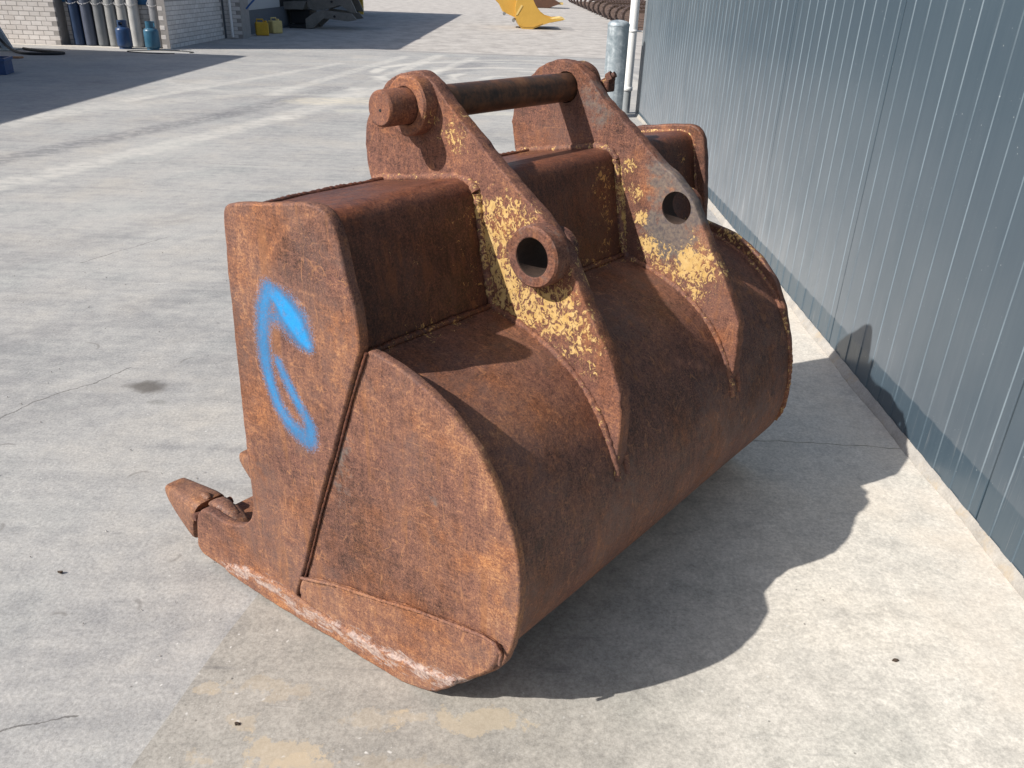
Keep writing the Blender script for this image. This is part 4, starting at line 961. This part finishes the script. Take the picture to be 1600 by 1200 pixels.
sprism([(-7.3, 1.0), (-5.1, 1.05), (-5.1, 1.2), (-7.3, 1.15)], 27.5, 28.9, 'platform', DST)
for (vv, zz, yy) in ((-6.0, .78, 27.6), (-5.85, .38, 27.18)):
    m = MB(); m.lathe([(.035, 0), (.035, .04)], 14, (vv + 6.3, yy - 27.6, zz), (0, -1, 0)); m.build('pivot_pin', DST2, sf)
# yellow marked post at the end of the workshop
yp = empty('marker_post', (-7.12, 38.5, 0), label='yellow and dark striped post at the far end of the workshop shade', cat='post')
m = MB(); m.box(-.10, -.1, 0, .10, .1, 1.8); m.build('post', simple('yellow_paint', (.62, .40, .06), .5), yp)
m = MB(); m.box(-.30, -.1, 0, -.102, .1, 1.8); m.build('dark_side', DST2, yp)

# ---- left edge: hose, stand, crate, plank
HOSE = simple('black_rubber', (.015, .015, .017), .55)
hp = spline([(-10.95, 17.0, 1.15), (-10.75, 17.0, .75), (-10.45, 16.95, .35), (-10.1, 16.9, .06), (-9.75, 16.55, .025), (-9.2, 16.4, .025), (-8.98, 16.62, .025), (-9.2, 16.85, .025), (-9.7, 16.95, .025), (-10.1, 17.05, .03)], 6) if False else None
def spline3(P, k=6):
    P = [np.array(p, float) for p in P]; out = []
    for i in range(len(P) - 1):
        p0 = P[max(i - 1, 0)]; p1 = P[i]; p2 = P[i + 1]; p3 = P[min(i + 2, len(P) - 1)]
        for t in range(k):
            t = t / k; out.append(.5 * ((2 * p1) + (-p0 + p2) * t + (2 * p0 - 5 * p1 + 4 * p2 - p3) * t * t + (-p0 + 3 * p1 - 3 * p2 + p3) * t ** 3))
    out.append(P[-1]); return out
m = MB(); m.tube(spline3([(-10.62, 17.0, 1.10), (-10.50, 17.0, .78), (-10.38, 16.98, .45), (-10.15, 16.95, .14), (-9.85, 16.75, .03), (-9.45, 16.45, .027), (-9.0, 16.55, .027), (-8.93, 16.8, .027), (-9.3, 16.95, .027), (-9.8, 17.2, .027), (-10.05, 17.4, .027)]), .026, 8)
tag(m.build('rubber_hose', HOSE), label='black rubber hose curling on the ground at the left edge', cat='hose')
st = empty('hose_stand', (-10.5, 17.25, 0), label='pale grey steel hose stand at the left edge of the photo', cat='stand')
m = MB(); m.prism([(-.32, 1.2), (-.20, 1.2), (.33, .02), (.12, .02)], lambda x, z: (x, -.03, z), lambda x, z: (x, .03, z)); m.build('leg', simple('pale_steel', (.33, .38, .43), .5), st)
m = MB(); m.box(-.5, -.25, .002, .38, .25, .022, .004); m.build('foot_plate', simple('foot_steel', (.30, .34, .34), .6), st)
m = MB(); m.box(-.45, .05, .03, -.02, .3, .45, .01); m.build('housing', simple('dark_blue', (.02, .025, .07), .5), st)
cb = empty('blue_crate', (-8.38, 13.42, 0), .25, label='small dark blue plastic crate cut by the left edge of the photo', cat='crate')
m = MB(); m.box(-.3, -.2, 0, .3, .2, .03, .004); m.box(-.3, -.2, .03, -.27, .2, .22); m.box(.27, -.2, .03, .3, .2, .22); m.box(-.27, -.2, .03, .27, -.17, .22); m.box(-.27, .17, .03, .27, .2, .22); m.build('crate_body', simple('blue_plastic', (.02, .06, .17), .45), cb)
m = MB(); m.box(-.32, -.22, .2, .32, -.19, .24); m.box(-.32, .19, .2, .32, .22, .24); m.box(.29, -.19, .2, .32, .19, .24); m.box(-.32, -.19, .2, -.29, .19, .24); m.build('rim', simple('blue_rim', (.02, .07, .2), .4), cb)
m = MB(); m.prism([(-9.9, 15.55), (-9.2, 15.72), (-9.17, 15.82), (-9.9, 15.68)], lambda x, y: (x, y, .035), lambda x, y: (x, y, .003)); tag(m.build('wooden_plank', simple('orange_wood', (.38, .20, .11), .8, 0, .2, 9)), label='reddish brown plank end on the ground at the left edge', cat='plank')

# ---- yellow bucket in the distance
YEL = simple('fresh_yellow_paint', (.56, .33, .06), .4, 0, .07, 3, .03); YE2 = simple('yellow_edge_wear', (.72, .52, .18), .5, 0, .1)
yb = empty('yellow_bucket', (0, 31.5, 0), label='bright yellow excavator bucket standing on the far side of the yard', cat='excavator bucket')
prof = [(-.26, 1.15), (-.36, .70), (-.33, .33), (-.24, .12), (-.1, .003), (.1, .0), (.26, .005), (.62, .15), (.98, .27), (1.33, .33), (1.33, .375), (.98, .36), (.72, .42), (.56, .52), (.38, .72), (.27, .92), (.20, 1.15)]
Wb = 1.9
def ybp(pts, y0, y1, name, mat, par=yb):
    m = MB(); m.prism(pts, lambda x, z: (x, y0, z), lambda x, z: (x - (.09 * (y1 > 1)), y1, z)); return m.build(name, mat, par)
ybp(prof, 0, .05, 'side_plate', YEL); ybp(prof, Wb, Wb + .05, 'side_plate', YEL)
back = [(-.26, 1.15), (-.36, .70), (-.33, .33), (-.24, .12), (-.1, .003), (.1, .0), (.26, .005), (.62, .15), (.98, .27)]
bk = back + [(a + .03, b + .035) for a, b in back[::-1]]
ybp(bk, .051, Wb - .001, 'shell', YEL)
for i in range(4):
    y0 = .03 + i * (Wb - .12) / 3; ybp([(.90, .23), (1.34, .325), (1.42, .36), (1.34, .385), (.92, .30)], y0, y0 + .12, 'tooth', YE2)
ybp([(-.22, .12), (-.05, .06), (.3, .07), (.62, .2), (.6, .225), (.28, .1), (-.03, .09), (-.2, .15)], -.015, -.001, 'wear_strip', YEL)
ybp([(-.34, .45), (-.28, .45), (-.10, .75), (-.16, .78)], -.014, -.001, 'wear_strip', YE2)
for y0 in (.45, 1.35):
    ybp([(-1.1, 1.15), (-1.12, .95), (-.9, .75), (-.76, .5), (-.5, .40), (-.33, .33), (-.3, 1.15)], y0, y0 + .06, 'lug', YEL)
for (x, z) in ((-.76, .46), (-.42, .25)):
    m = MB(); m.lathe([(.055, -.03), (.055, 1.0)], 16, (x, .44, z), (0, 1, 0)); m.build('pin', GREYT, yb)
m = MB(); m.lathe([(.10, -.03), (.10, 1.0)], 18, (-.25, .42, .95), (0, 1, 0)); m.build('pin', GREYT, yb)
# ---- brown bucket further back
bb = empty('brown_bucket', (1.2, 56, 0), label='dark brown bucket far behind the bright yellow bucket', cat='excavator bucket')
BRN = simple('old_brown_steel', (.10, .045, .025), .7, 0, .3, 3)
m = MB(); m.prism([(-1.0, 1.5), (-1.1, .6), (-.7, .05), (.2, .0), (.9, .25), (.95, .32), (.2, .7), (0, 1.5)], lambda x, z: (x, 0, z), lambda x, z: (x, 1.6, z)); m.build('shell', BRN, bb)
for i in range(3):
    m = MB(); m.box(.75, .1 + i * .6, .22, 1.15, .25 + i * .6, .34, .01); m.build('tooth', YE2, bb)

# ---- row of old crawler tracks
TRK = simple('rusty_track_steel', (.085, .055, .045), .7, .2, .35, 6, .2, .01); LNK = simple('track_link_wear', (.26, .185, .15), .55, .3, .3, 12, .1)
def track_mesh():
    Lx, Rr = 3.0, .33; N = 56; per = 2 * Lx + 2 * math.pi * Rr; sh = MB(); ln = MB(); ln2 = MB()
    for i in range(N):
        t = per * i / N
        if t < Lx: x, z, a = t, 0, 0
        elif t < Lx + math.pi * Rr: q = (t - Lx) / Rr; x, z, a = Lx + Rr * math.sin(q), Rr - Rr * math.cos(q), q
        elif t < 2 * Lx + math.pi * Rr: x, z, a = Lx - (t - Lx - math.pi * Rr), 2 * Rr, math.pi
        else: q = (t - 2 * Lx - math.pi * Rr) / Rr; x, z, a = -Rr * math.sin(q), Rr + Rr * math.cos(q), math.pi + q
        z += .05
        ta = Vector((math.cos(a), 0, math.sin(a))); no = Vector((math.sin(a), 0, -math.cos(a))); c0 = Vector((x, 0, z)); hl = per / N * .46
        def bx_(mb, o, y0, y1, h0, h1, l):
            q = [c0 + ta * (sx * l + o) + no * hh + Vector((0, yy, 0)) for sx in (-1, 1) for yy in (y0, y1) for hh in (h0, h1)]
            mb.add(q, [(0, 1, 3, 2), (4, 6, 7, 5), (0, 4, 5, 1), (2, 3, 7, 6), (1, 5, 7, 3), (0, 2, 6, 4)])
        bx_(sh, 0, 0, .60, .0, .022, hl * 1.12); bx_(sh, -hl * .6, .0, .60, .022, .05, .012)
        bx_(ln, 0, .16, .21, -.09, -.002, hl * 1.12); bx_(ln2, 0, .39, .44, -.09, -.002, hl * 1.12)
    return sh, ln, ln2
sh, ln, ln2 = track_mesh()
ordn = ['nearest', 'second nearest', 'third nearest', 'fourth nearest', 'fifth nearest', 'sixth nearest', 'seventh nearest', 'eighth nearest', 'ninth nearest', 'tenth nearest', 'eleventh nearest', 'twelfth nearest', 'thirteenth nearest', 'farthest']
src = None
for i in range(14):
    y = 32.2 + i * 2.35 + (i ** 2) * .05; x = 4.15 - .035 * i
    e = empty('crawler_track', (x, y, 0), .02 * math.sin(i * 2.1), label='rusty crawler track loop, %s of the row on the far yard' % ordn[i], cat='crawler track', group='row of rusty crawler tracks')
    e.scale = (1, 1, 1 + .06 * math.sin(i * 1.7))
    if src is None: src = (sh.build('track_shoes', TRK, e), ln.build('link_chain', LNK, e), ln2.build('link_chain', LNK, e))
    else:
        for q in src: link(q.copy(), e)

m = MB(); m.tube([(-7.02, 22.32, .70), (-6.92, 22.30, .80), (-6.72, 22.28, .98), (-6.66, 22.30, 1.05)], .022, 8); tag(m.build('bracket_arm', simple('blue_paint', (.03, .10, .32), .4)), label='short blue steel arm sticking out beside the white brick pillar', cat='bracket')
# ---- small litter on the yard
for (x, y, q, lb) in ((-1.30, 1.85, .006, 'small black chip on the concrete left of the bucket front'), (1.05, 1.62, .006, 'tiny brown leaf bit on the pale slab by the wall'), (-.62, 1.34, .0055, 'thin dark sliver on the slab below the bucket heel')):
    R = random.Random(int(q * 1e4 + x * 100)); m = MB(); n = 9
    o_ = [(x + q * (1.6 if k % 3 else .9) * math.cos(6.283 * k / n) * R.uniform(.6, 1.2), y + q * .8 * math.sin(6.283 * k / n) * R.uniform(.5, 1.2)) for k in range(n)]
    m.prism(o_, lambda a, b: (a, b, .009 + .2 * q * math.sin(a * 300)), lambda a, b: (a, b, .0035))
    tag(m.build('debris', simple('debris_brown', (.06, .042, .03), .9)), label=lb, cat='debris')
